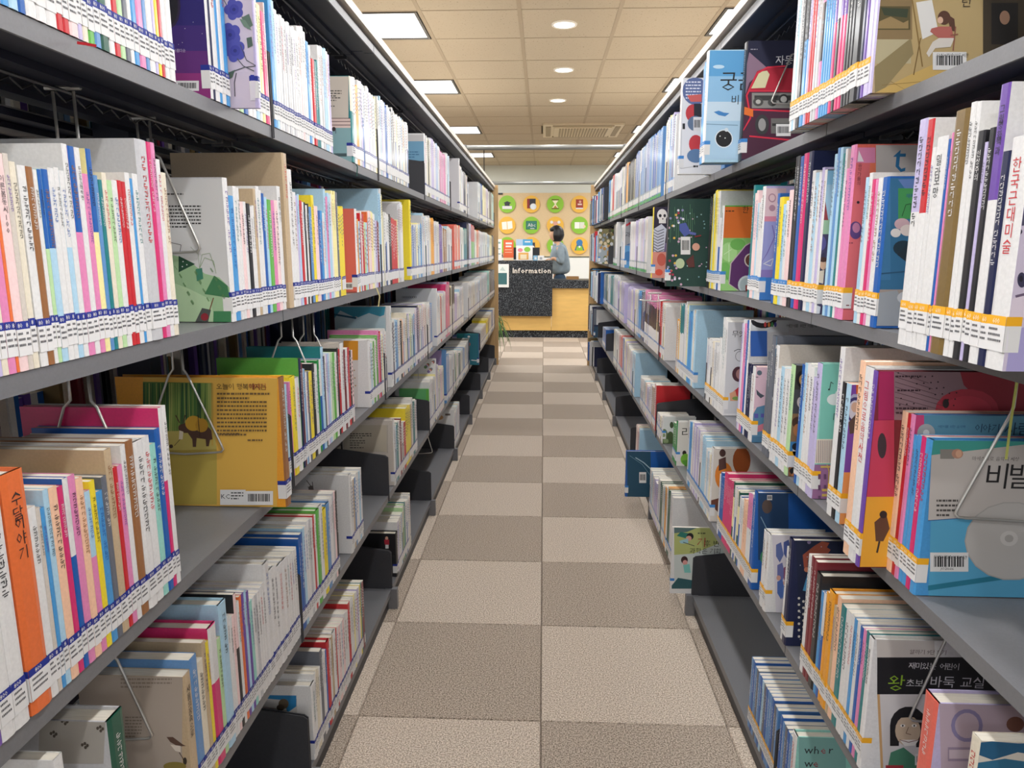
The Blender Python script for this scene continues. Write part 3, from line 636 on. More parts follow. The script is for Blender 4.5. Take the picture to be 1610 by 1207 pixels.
ARTS['lavpaint'] = [('r', 1560, 210, 1660, 590, 'cdc2d6'), ('c', 1600, 262, 14, 12, 'e9e6ee'), ('c', 1606, 335, 16, 20, '4a4a62'), ('c', 1596, 346, 8, 10, '2e2c40'), ('c', 1598, 364, 9, 6, '2a2838'), ('c', 1606, 440, 7, 12, '3a3652'), ('c', 1605, 438, 3, 5, '23202e'), ('p', [(1590, 520), (1640, 505), (1640, 590), (1580, 590)], 'a79fce'), ('p', [(1572, 470), (1610, 460), (1610, 500), (1580, 505)], 'dccfdc'), ('l', [(1596, 466), (1612, 462)], 4, '6a5a72'), ('r', 1560, 498, 1584, 512, 'efae1c'), ('r', 1560, 512, 1584, 551, 'e4e0e6')]
ARTS['bellflowerpot'] = [('r', 1378, 280, 1470, 512, '2f6a92'), ('r', 1378, 280, 1400, 440, '3a74a0'), ('p', [(1412, 282), (1470, 280), (1470, 296), (1425, 300)], '5a78b0'), ('r', 1412, 296, 1470, 344, '3f9050'), ('t', 1424, 311, 6, '해저', '1d4a8a'), ('l', [(1418, 340), (1424, 322), (1432, 320), (1432, 340)], 1, '143a20'), ('c', 1418, 352, 12, 9, 'c9a8b0'), ('c', 1426, 362, 11, 9, 'ddd0cc'), ('c', 1408, 366, 8, 7, 'e0dad6'), ('c', 1420, 390, 16, 12, '16303f'), ('p', [(1410, 400), (1430, 380), (1440, 400), (1425, 412)], '1c2c38'),
    ('r', 1378, 455, 1470, 512, 'a0948c'), ('p', [(1378, 460), (1410, 456), (1440, 512), (1378, 512)], '9aa0a8'), ('c', 1432, 468, 22, 12, 'c3c6cc'), ('l', [(1380, 430), (1440, 425)], 2, '245274')]
ARTS['pinkt'] = [('r', 1320, 232, 1376, 256, 'dc86ae'), ('r', 1318, 256, 1376, 505, 'dd6a70'), ('p', [(1368, 256), (1378, 256), (1372, 505), (1352, 505), (1358, 400)], 'e87656'), ('r', 1377, 228, 1480, 290, 'bdb6b2'), ('p', [(1350, 236), (1358, 254), (1348, 254)], 'e9dfe6'), ('T', 1352, 262, 5.4, '음악가들의', '6a2c40'), ('t', 1402, 270, 48, 't', '1f6c9c'), ('c', 1345, 362, 10, 14, '5c3f7c'), ('c', 1346, 358, 6, 8, 'c07a9c'), ('m', 1332, 381, 16, 1, 4, '7a2e4a'), ('l', [(1316, 486), (1342, 486)], .7, '7a2e3a'), ('m', 1330, 479, 12, 1, 4, '7a2e3a'), ('c', 1349, 318, 2.2, 2.2, '2a1c28')]
ARTS['comic'] = [('r', 1285, 268, 1316, 290, '8cc0de'), ('r', 1285, 290, 1312, 345, 'a9cbe0'), ('r', 1285, 345, 1310, 368, 'a4c8a6'), ('r', 1285, 368, 1308, 500, '4a4466'), ('p', [(1292, 316), (1297, 316), (1302, 346), (1290, 346)], '9c4048'), ('c', 1294, 314, 2.4, 3, 'ddb8a0'), ('c', 1290, 382, 9, 12, '5f5a9a'), ('c', 1287, 388, 4.5, 6.5, 'd8a88c'), ('c', 1287, 382, 5, 4, '1c1820'), ('p', [(1278, 400), (1296, 396), (1300, 430), (1278, 430)], '3a3550'), ('c', 1294, 416, 5, 8, 'e0b89a'), ('c', 1294, 408, 6, 4, '4a2e28'), ('p', [(1284, 426), (1296, 424), (1294, 446), (1284, 444)], 'e6d8c4'), ('p', [(1276, 480), (1290, 482), (1288, 498), (1274, 497)], 'd8dce4')]
ARTS['harp'] = [('r', 1196, 296, 1236, 346, 'e2c3c6'), ('r', 1196, 340, 1232, 348, 'd98a9c'), ('r', 1194, 348, 1232, 424, '9a9ccc'), ('r', 1192, 424, 1230, 436, '8a78b4'), ('r', 1190, 436, 1228, 476, '3a78bc'), ('c', 1214, 311, 6, 7, 'b58a98'), ('c', 1214, 311, 4.4, 5.2, 'e2c3c6'), ('c', 1214, 327, 5, 5, 'b58a98'), ('l', [(1214, 354), (1218, 372), (1206, 398), (1196, 412)], 1.4, '7a6aa8'), ('l', [(1200, 415), (1216, 406), (1212, 418), (1202, 415)], 1.2, 'w')]
ARTS['salad'] = [('r', 1134, 325, 1186, 374, 'e8752a'), ('r', 1130, 374, 1186, 470, '8cc46e'), ('m', 1141, 331, 22, 1, 3.5, '2a2018'), ('T', 1172, 334, 9, '한', '18140f'), ('c', 1146, 396, 13, 15, 'a9d88c'), ('c', 1160, 384, 12, 9, '6fb255'), ('c', 1140, 430, 10, 18, '74b85a'), ('c', 1150, 452, 16, 14, '9ccf7e'), ('l', [(1146, 384), (1146, 412)], 1, 'd4eec0'), ('l', [(1138, 400), (1150, 392)], .8, 'd4eec0'), ('l', [(1134, 420), (1148, 446)], .8, '4a8f3c'),
    ('p', [(1186, 378), (1172, 386), (1150, 414), (1147, 446), (1162, 470), (1186, 470)], '5a2c62'), ('l', [(1186, 378), (1172, 386), (1149, 414), (1146, 446), (1160, 470)], 1.6, 'c9b0b8'), ('c', 1180, 409, 10, 11, 'c9bcb4'), ('c', 1180, 409, 8, 9, '5a3024'), ('c', 1180, 404, 3, 2.4, 'a4703c'), ('c', 1174, 448, 14, 15, 'c4ccce'), ('c', 1174, 448, 11, 12, 'a8b6b8'), ('r', 1172, 448, 1184, 458, '8a2c28')]
r_ = random.Random(9)
ARTS['darkgarden'] = [('r', 1040, 310, 1120, 455, '1f4038')] + [('l', [(1046 + i * 3, 320 + (i * 7) % 30), (1044 + i * 3.2, 348 + (i * 11) % 40)], .7, '4f7a58') for i in range(16)] + \
    [('c', 1048 + r_.uniform(0, 26), 330 + r_.uniform(0, 118), 1.9, 1.9, r_.choice(['c9a4ba', 'd8b04a', 'a83048', 'dcdce8', '8a88b0'])) for _ in range(42)] + [('c', 1080 + r_.uniform(0, 32), 330 + r_.uniform(0, 110), 1.1, 1.1, r_.choice(['7fa8b0', '9cc0b8', 'c9a4ba'])) for _ in range(24)] + \
    [('p', [(1068, 352), (1078, 350), (1086, 366), (1076, 372), (1068, 362)], '4a58a0'), ('l', [(1084, 366), (1094, 368)], 4, '5a64a8'), ('c', 1094, 388, 6, 6, 'd8a08a'), ('l', [(1092, 372), (1102, 370)], 2, '8a2c30'), ('c', 1069, 414, 7, 8, 'b9c8a0'), ('p', [(1078, 410), (1090, 400), (1092, 420), (1082, 420)], '5a2c28'), ('b', 1070, 372, 1085, 400, 'w')]
ARTS['skeleton'] = [('r', 1022, 322, 1050, 382, '231a34'), ('r', 1022, 382, 1050, 402, '6a5a80'), ('r', 1022, 396, 1050, 438, 'd08a7c'), ('p', [(1024, 360), (1040, 352), (1048, 360), (1044, 395), (1028, 396)], 'c3c6d4'), ('c', 1041, 338, 8, 9.5, 'ddd8d6'), ('r', 1036, 343, 1047, 351, 'ddd8d6'), ('c', 1038, 339, 2.2, 2.6, '1c1624'), ('c', 1045, 339, 2, 2.6, '1c1624'), ('c', 1042, 344, 1, 1.3, '3a2c34')] + \
    [('l', [(1025 + i * .4, 360 + i * 4.6), (1034, 364 + i * 4.6), (1044, 360 + i * 4.6)], 1, '2a2438') for i in range(8)] + [('c', 1040, 408, 7, 10, 'bf5a4c'), ('c', 1036, 428, 6, 5, 'd8533c')]
ARTS['science'] = [('r', 975, 345, 1015, 386, '9a9ca2'), ('r', 975, 386, 1010, 422, '5f9cd0'), ('c', 988, 403, 8, 8, '3f7cb8'), ('t', 983, 372, 7, '과학', '22222a'), ('p', [(984, 353), (992, 348), (993, 351), (985, 356)], 'c22c3c'), ('p', [(984, 385), (996, 380), (996, 386)], '4a6a9c')]
ARTS['tiger'] = [('r', 940, 358, 975, 420, '77704a'), ('r', 940, 386, 972, 420, '9aa4aa')] + [('c', 942 + r_.uniform(0, 30), 362 + r_.uniform(0, 54), 2.4, 2.8, r_.choice(['b48a4c', 'd8c8a4', '5a6a38', '8a949c', 'c9ccd0', '4a4430'])) for _ in range(60)]
ARTS['vivaldi'] = [('r', 1459, 690, 1650, 940, '57a6cc'), ('p', [(1459, 690), (1650, 690), (1650, 700), (1459, 718)], '3f9c92'), ('p', [(1459, 715), (1650, 690), (1650, 806), (1459, 818)], 'c2bbb6'), ('l', [(1459, 818), (1650, 805)], 1.2, '24508e'), ('p', [(1459, 920), (1650, 892), (1650, 900), (1459, 928)], '257a94'), ('r', 1478, 706, 1500, 721, '8a8680'), ('c', 1505, 713, 9, 7.6, 'b98a74'), ('c', 1507, 713, 5, 6, 'd3a488'),
    ('t', 1528, 723, 6, '마에스트로 음악의 세상', '6a6460'), ('t', 1549, 764, 36, '비발디', '1c1a1c'), ('m', 1472, 785, 34, 4, 7.6, '4a4644'), ('c', 1590, 850, 74, 62, 'aeaaa6'), ('c', 1590, 850, 72, 60, 'bfbbb7'), ('c', 1586, 846, 14, 12, 'd0ccc8'), ('c', 1586, 846, 7, 6, 'b0aca8'), ('b', 1462, 868, 1522, 898, 'w'), ('t', 1468, 877, 5.2, '당진시립송악도서관', '222222'), ('t', 1478, 895, 4.6, 'JO216616', '222222')]
ARTS['mansang'] = [('r', 1400, 649, 1640, 700, '5b93ad'), ('r', 1400, 649, 1453, 760, 'cf3f7a'), ('c', 1456, 680, 14, 14, 'a9acae'), ('c', 1456, 680, 5, 5, 'd8d8d8'), ('t', 1474, 672, 4, '어린이를 위한 음악책', '2c5c80'), ('t', 1532, 678, 12, '이야기', '1c3c58'), ('t', 1578, 682, 18, '사람', '1c3c58')]
sc_ = [('r', 1400, 580, 1640, 660, '8e7078'), ('r', 1378, 580, 1406, 890, 'a82058'), ('p', [(1510, 580), (1610, 583), (1640, 660), (1560, 650), (1515, 605)], '8f2030'), ('c', 1520, 645, 50, 34, 'b03244'), ('c', 1520, 648, 40, 26, 'c0394c')]
for i in range(9): sc_ += [('l', [(1407, 584 + i * 8), (1460 + i * 6, 602 + i * 9)], .8, '5a4048')]
for i in range(26): sc_.append(('c', 1412 + (i * 29) % 96, 586 + (i * 17) % 60, 1.3, 1.1, '2c1a20'))
sc_ += [('m', 1407, 590, 70, 1, 6, '3c2630'), ('m', 1410, 612, 60, 1, 6, '3c2630'), ('m', 1408, 640, 50, 2, 7, '3c2630'), ('r', 1340, 660, 1405, 800, 'c03a54'), ('r', 1340, 780, 1405, 890, 'e0a02c'), ('c', 1386, 700, 7, 20, '3a2c30'), ('p', [(1374, 820), (1392, 805), (1398, 830), (1388, 850), (1376, 850)], '5a3a28'), ('c', 1388, 808, 6, 6, '241c1c'), ('l', [(1382, 850), (1378, 868)], 3, '3a2a22'), ('c', 1486, 634, 5, 7, '2c2024')]
ARTS['score'] = sc_
ARTS['orangeface'] = [('r', 1305, 604, 1346, 742, '7a4aae'), ('r', 1305, 742, 1346, 870, 'e89a58'), ('c', 1345, 645, 20, 26, 'a9b0d4'), ('c', 1345, 645, 16, 21, '3a3a7c'), ('c', 1345, 645, 12, 16, 'cfd3e4'), ('c', 1344, 640, 6, 8, 'd8b8a4'), ('p', [(1328, 664), (1346, 650), (1346, 680), (1336, 682)], '5a4a44'), ('c', 1340, 815, 12, 14, 'c88048')]
mi_ = [('r', 1285, 568, 1345, 730, '7cc3b4'), ('r', 1270, 730, 1345, 828, '9a6a94'), ('r', 1270, 790, 1345, 830, '8a86a8'), ('c', 1312, 628, 12, 9, 'e0e6e6'), ('c', 1322, 622, 10, 10, 'e0e6e6'), ('c', 1324, 634, 10, 8, 'e0e6e6'), ('r', 1281, 690, 1311, 728, 'e6dccc')]
for i in range(9): mi_.append(('r', 1283 + i * 3, 692, 1284.2 + i * 3, 727, '8f7480'))
for i in range(7): mi_.append(('r', 1286 + (i % 3) * 9, 745 + (i // 3) * 17, 1290 + (i % 3) * 9, 753 + (i // 3) * 17, '6a4668'))
mi_ += [('l', [(1300, 730), (1303, 740), (1300, 790), (1298, 822)], 1.6, 'd2b05a'), ('r', 1290, 732, 1306, 735, 'd2b05a'), ('r', 1292, 768, 1302, 772, 'd2b05a'), ('r', 1292, 776, 1302, 780, 'd2b05a'), ('r', 1288, 820, 1302, 823, 'd2b05a'), ('l', [(1304, 612), (1306, 600), (1310, 603)], 1, '2c3a3a'), ('c', 1303, 612, 1.6, 1.3, '2c3a3a'), ('l', [(1310, 660), (1311, 650), (1318, 650), (1317, 660)], 1, '2c3a3a'), ('m', 1317, 617, 10, 3, 5, '2c3a3a')]
ARTS['mintmusic'] = mi_
ARTS['faces'] = [('r', 1238, 572, 1268, 770, '3a3830'), ('c', 1260, 596, 8, 13, '1c140f'), ('c', 1261, 597, 4.6, 8, 'c9a060'), ('r', 1240, 612, 1266, 650, '4a4a4c'), ('c', 1258, 632, 5, 8, 'd8ccc4'), ('r', 1240, 650, 1266, 694, '8a6a48'), ('c', 1254, 664, 9, 9, '4a3020'), ('c', 1254, 676, 7, 10, 'b8794a'), ('r', 1240, 694, 1266, 734, '3f7fb0'), ('c', 1252, 708, 6, 10, 'd8d8d6'), ('c', 1252, 702, 7, 6, '1c1c20'), ('r', 1238, 734, 1264, 770, '8a5a34'), ('c', 1250, 740, 9, 6, '1f1c1c'), ('c', 1250, 752, 7, 10, 'c07c4c')]
ARTS['greyblue'] = [('r', 1206, 526, 1222, 560, '5c7c94'), ('c', 1218, 545, 3, 4, 'w'), ('c', 1212, 626, 3, 4, 'w')]
ARTS['pinkfish'] = [('r', 1183, 574, 1206, 642, 'dcbcca'), ('c', 1194, 586, 4, 4, '5a6a78'), ('m', 1188, 592, 9, 1, 3, '4a4a50'), ('p', [(1189, 612), (1195, 618), (1202, 622), (1196, 626), (1190, 620)], '4a505c'), ('p', [(1178, 650), (1190, 640), (1205, 636), (1205, 700), (1176, 700)], '5a88a8'), ('r', 1186, 650, 1192, 657, '5a58a8'), ('r', 1196, 650, 1202, 656, '5a58a8'), ('p', [(1180, 672), (1204, 664), (1204, 676), (1184, 680)], 'd07a8a'), ('r', 1174, 686, 1204, 712, '4a7898')]
ARTS['artist'] = [('r', 1178, 498, 1240, 522, 'c8ccd0'), ('c', 1200, 500, 22, 16, '1d1c22'), ('c', 1200, 494, 20, 14, 'e6e6ea'), ('r', 1180, 520, 1206, 560, '2c5aa8'), ('c', 1203, 510, 2, 4, 'c33c40'), ('c', 1209, 510, 2, 4, 'd8803c'), ('c', 1214, 510, 2, 4, '4a9c5c'), ('c', 1219, 510, 2, 4, '4a4a9c'), ('t', 1236, 514, 4.5, '어린이를 위한 이름과 가격의 모든것', '2a2a2c')]
ARTS['swirl'] = [('r', 1222, 520, 1330, 540, 'b4aea4')] + [('l', [(1306 + k * 16 + 4.5 * a / 9 * math.cos(a), 533 + 4.5 * a / 9 * math.sin(a)) for a in range(0, 10)], .9, '3a3430') for k in range(4)]
ARTS['what'] = [('r', 1138, 498, 1190, 650, 'cbccce'), ('t', 1151, 529, 9, '무엇', '2a2a2c'), ('c', 1163, 560, 7, 8, '6a6a6c'), ('c', 1163, 560, 6.2, 7.2, 'cbccce'), ('l', [(1154, 552), (1160, 549), (1172, 551)], 1, '3a3a3c'), ('c', 1161, 588, 10, 12, '4a2830'), ('c', 1163, 588, 6, 8, 'a87a74'), ('p', [(1152, 616), (1164, 606), (1170, 618), (1160, 624)], 'c43438'), ('p', [(1147, 618), (1156, 614), (1160, 630), (1148, 630)], 'd8a07c'), ('c', 1158, 626, 7, 3, '7a9a4c')]
ARTS['award'] = [('r', 1096, 519, 1128, 531, '1f2026'), ('p', [(1103, 530), (1118, 534), (1116, 541), (1103, 540)], 'b02a30'), ('c', 1119, 536, 8, 9, 'c8322c'), ('c', 1120, 536, 5, 6, 'e0b23c'), ('l', [(1109, 569), (1112, 610)], 2, '7a7f9c'), ('r', 1112, 636, 1116, 641, '3a3a3c')]
ARTS['clock'] = [('r', 1048, 472, 1090, 576, '4a2468'), ('c', 1072, 517, 17, 26, 'c03048'), ('c', 1072, 517, 14.5, 23, 'd8d4d8'), ('c', 1061, 486, 2.4, 3, 'd0a078'), ('r', 1057, 542, 1066, 551, '9a7a8c')]
ARTS['baduk'] = [('r', 1379, 998, 1470, 1037, 'c9c2bc'), ('r', 1379, 998, 1470, 1005, 'c0a87c'), ('r', 1379, 1033, 1640, 1091, '19181b'), ('r', 1379, 1091, 1640, 1260, 'd3cfce'), ('r', 1379, 1091, 1383, 1260, 'c9a06c'), ('t', 1430, 1027, 7, '알까기 9단 되기', '4a2c2c'), ('t', 1428, 1050, 10, '재미있는 어린이', 'd0ced2'), ('t', 1395, 1083, 24, '왕', '8cb42c'), ('t', 1424, 1078, 12, '초보', 'd0ced2'), ('t', 1462, 1078, 17, '바둑 교실', 'd0ced2'),
    ('c', 1428, 1140, 29, 30, '1a171a'), ('r', 1399, 1140, 1413, 1172, '1a171a'), ('r', 1440, 1140, 1457, 1174, '1a171a'), ('c', 1427, 1148, 20, 24, 'ccb69c'), ('p', [(1408, 1128), (1446, 1126), (1442, 1120), (1415, 1120)], '1a171a'), ('c', 1419, 1140, 4, 2.4, 'f0ece4'), ('c', 1437, 1140, 4, 2.4, 'f0ece4'), ('c', 1419, 1140, 1.3, 1.6, '2a2018'), ('c', 1437, 1140, 1.3, 1.6, '2a2018'), ('l', [(1428, 1142), (1424, 1152), (1432, 1154)], 1, '7a5a44'), ('p', [(1414, 1162), (1444, 1162), (1438, 1171), (1422, 1172)], 'f0ece6'), ('l', [(1414, 1162), (1428, 1166), (1444, 1162)], 1, '7a3a34'), ('p', [(1395, 1207), (1400, 1182), (1420, 1174), (1440, 1190), (1446, 1207)], '4a8468'), ('r', 1392, 1202, 1420, 1212, 'a83038'), ('b', 1438, 1184, 1462, 1202, 'w')]
ARTS['cdwaves'] = [('r', 1480, 1080, 1640, 1240, 'b6a4b4'), ('c', 1520, 1140, 25, 26, '847ca4'), ('c', 1520, 1140, 19, 20, 'b6a4b4'), ('c', 1596, 1138, 14, 12, '7a5044'), ('r', 1490, 1174, 1540, 1196, '94849c'), ('r', 1492, 1178, 1536, 1192, 'c4b4c2')]
ARTS['where'] = [('r', 1256, 1155, 1330, 1230, '7fb0aa'), ('t', 1264, 1184, 20, 'wher.', '222226'), ('t', 1264, 1205, 20, 'we', '222226'), ('t', 1286.5, 1205, 20, 'e', 'a03040'), ('t', 1302, 1184, 20, 'e', 'a03040')]
ARTS['where'] = [('r', 1256, 1155, 1330, 1230, '7fb0aa'), ('t', 1264, 1184, 15, 'wh', '222226'), ('t', 1290, 1184, 15, 'e', 'a03040'), ('t', 1303, 1184, 15, 'r', '222226'), ('t', 1264, 1205, 15, 'w', '222226'), ('t', 1278, 1205, 15, 'e', 'a03040')]
ARTS['wolf'] = [('r', 1252, 840, 1320, 1080, '1a2340'), ('p', [(1264, 892), (1262, 872), (1280, 858), (1292, 850), (1304, 853), (1300, 860), (1306, 864), (1300, 872), (1282, 874), (1270, 880), (1270, 890)], 'a0503c'), ('c', 1272, 852, 3, 3, '8a7aa0'), ('p', [(1262, 928), (1270, 900), (1276, 912), (1272, 930)], '4a94c4'), ('c', 1268, 895, 4, 4, 'c0785c'), ('p', [(1252, 1024), (1268, 1016), (1268, 1034), (1258, 1030)], 'c08a6c'), ('c', 1262, 1056, 8, 9, '5c8c3c'), ('c', 1264, 1052, 4, 4, 'w'), ('c', 1265, 1052, 1.8, 1.8, 'k')] + [('c', 1256 + (i * 7) % 14, 940 + i * 5, 2, 2, 'd8d4cc') for i in range(14)] + [('c', 1258 + (i * 11) % 44, 846 + (i * 29) % 190, .8, .8, 'c0c4d4') for i in range(16)]
ARTS['dancers'] = [('r', 1214, 838, 1250, 1040, 'd3ced6')] + [('p', [(1220 + dx, y), (1228 + dx, y - 4), (1232 + dx, y + 16), (1226 + dx, y + 28), (1220 + dx, y + 18)], c) for dx, y, c in ((0, 856, '5a6aa0'), (12, 852, '4a5a98'), (2, 888, '6a70a8'), (12, 892, '8a4a6a'), (2, 914, '4a6ab0'), (10, 922, '5a7ab8'), (4, 1000, '8a7aa4'), (14, 1004, '6a5a8c'))] + [('c', 1224, 908, 3.4, 4, 'cf9c8c'), ('c', 1234, 916, 3, 3.6, 'cf9c8c'), ('r', 1214, 1010, 1244, 1030, '7a6c98'), ('r', 1214, 992, 1219, 999, 'efae1c')]
ARTS['dkbluebook'] = [('r', 1192, 766, 1240, 880, '1c3f66'), ('c', 1206, 796, 8, 11, '5a4a44'), ('b', 1206, 778, 1214, 786, 'w'), ('c', 1204, 876, 9, 12, '3f8a62'), ('l', [(1196, 812), (1208, 836), (1200, 850)], 1.4, '7a9ab0')]
ARTS['crimson'] = [('r', 1222, 786, 1290, 822, '8e2448'), ('c', 1250, 800, 18, 7, 'a43a5c')]
ARTS['balloon'] = [('r', 1108, 692, 1180, 846, 'd6cfc6'), ('c', 1166, 724, 14, 22, 'a0501c'), ('c', 1138, 748, 14, 22, 'e0822a'), ('c', 1136, 712, 5, 6, '4a302c'), ('p', [(1130, 722), (1141, 718), (1142, 736), (1130, 740)], '5a3a34'), ('p', [(1108, 786), (1140, 780), (1146, 806), (1130, 806), (1112, 794)], '6a3a2c'), ('p', [(1108, 680), (1180, 690), (1180, 700), (1140, 694), (1108, 694)], 'ccc6bc')]
ARTS['greenspine'] = [('r', 1062, 655, 1110, 756, 'dcdad2'), ('t', 1072, 686, 14, '라', '26261f'), ('c', 1076, 712, 3.2, 4, '2a1c18'), ('c', 1078, 722, 8, 9, '7ab83a'), ('p', [(1072, 724), (1085, 722), (1085, 748), (1076, 742)], '5a9c34')]
ARTS['cactusbook'] = [('r', 1036, 650, 1075, 738, 'dde0de'), ('c', 1048, 700, 11, 20, '5c7048'), ('c', 1044, 684, 6, 10, '6c8058'), ('c', 1054, 690, 6, 12, '4c6038'), ('c', 1056, 668, 3, 5, '3c5030'), ('r', 1038, 722, 1060, 738, '4a3a38')] + [('c', 1040 + (i * 5) % 18, 684 + (i * 9) % 36, 2, 3, '8a9c70') for i in range(12)]
ARTS['flowerbag'] = [('r', 1040, 624, 1100, 652, 'dadade'), ('t', 1050, 645, 12, '우', '2a2a30')]
ARTS['mustard'] = [('r', 1040, 760, 1075, 832, 'b07a1c')]
ARTS['climate'] = [('r', 1060, 828, 1140, 925, 'c8d0cc'), ('p', [(1060, 828), (1140, 828), (1140, 850), (1090, 870), (1060, 872)], 'b4bc74'), ('p', [(1060, 828), (1096, 828), (1080, 836), (1060, 838)], '5a7474'), ('p', [(1064, 842), (1070, 836), (1082, 838), (1078, 846)], '2c7a6c'), ('c', 1085, 843, 5.5, 5.5, '1c1c20'), ('c', 1083, 846, 4.4, 4, 'd8a090'), ('p', [(1068, 850), (1082, 846), (1082, 854), (1070, 854)], '9ac4cc'), ('l', [(1074, 852), (1092, 858)], 1, '3a3a40'),
    ('t', 1096, 858, 13, '기', 'a8222c'), ('t', 1107, 858, 9, '후 변화', '22201c'), ('t', 1084, 869, 8, '과학은 기회', '22201c'), ('c', 1076, 880, 5.4, 6, '3a1c20'), ('c', 1077, 884, 3.8, 4, 'd89a94'), ('p', [(1074, 888), (1084, 886), (1086, 900), (1076, 900)], '7ac0b8'), ('p', [(1056, 920), (1066, 908), (1090, 912), (1090, 925), (1056, 925)], '2c5a60'), ('m', 1097, 837, 20, 1, 5, '5a6040')]
ARTS['tealback'] = [('r', 986, 705, 1023, 794, '1e4a62'), ('l', [(999, 719), (1012, 727), (1023, 737)], 1.4, 'a9c4d0'), ('l', [(990, 716), (1010, 730), (1023, 748)], .6, '7a9cae'), ('b', 1005, 742, 1016, 759, 'w'), ('r', 990, 784, 993, 788, 'd8dce0')]
ARTS['nightfish'] = [('r', 934, 513, 953, 570, '2c4a62'), ('b', 942, 536, 948, 545, 'w'), ('r', 936, 550, 953, 560, '3a3a54'), ('c', 946, 554, 3, 2, 'b0a0b0')]
ARTS['coral'] = [('p', [(705, 548), (725, 548), (722, 588), (700, 588)], '9a8a98')] + [('c', 668 + (i * 5) % 16, 566 + (i * 7) % 20, 2.4, 2.4, ['c24454', '6a8a5a', '8a7aa8', 'd8d0cc'][i % 4]) for i in range(16)]
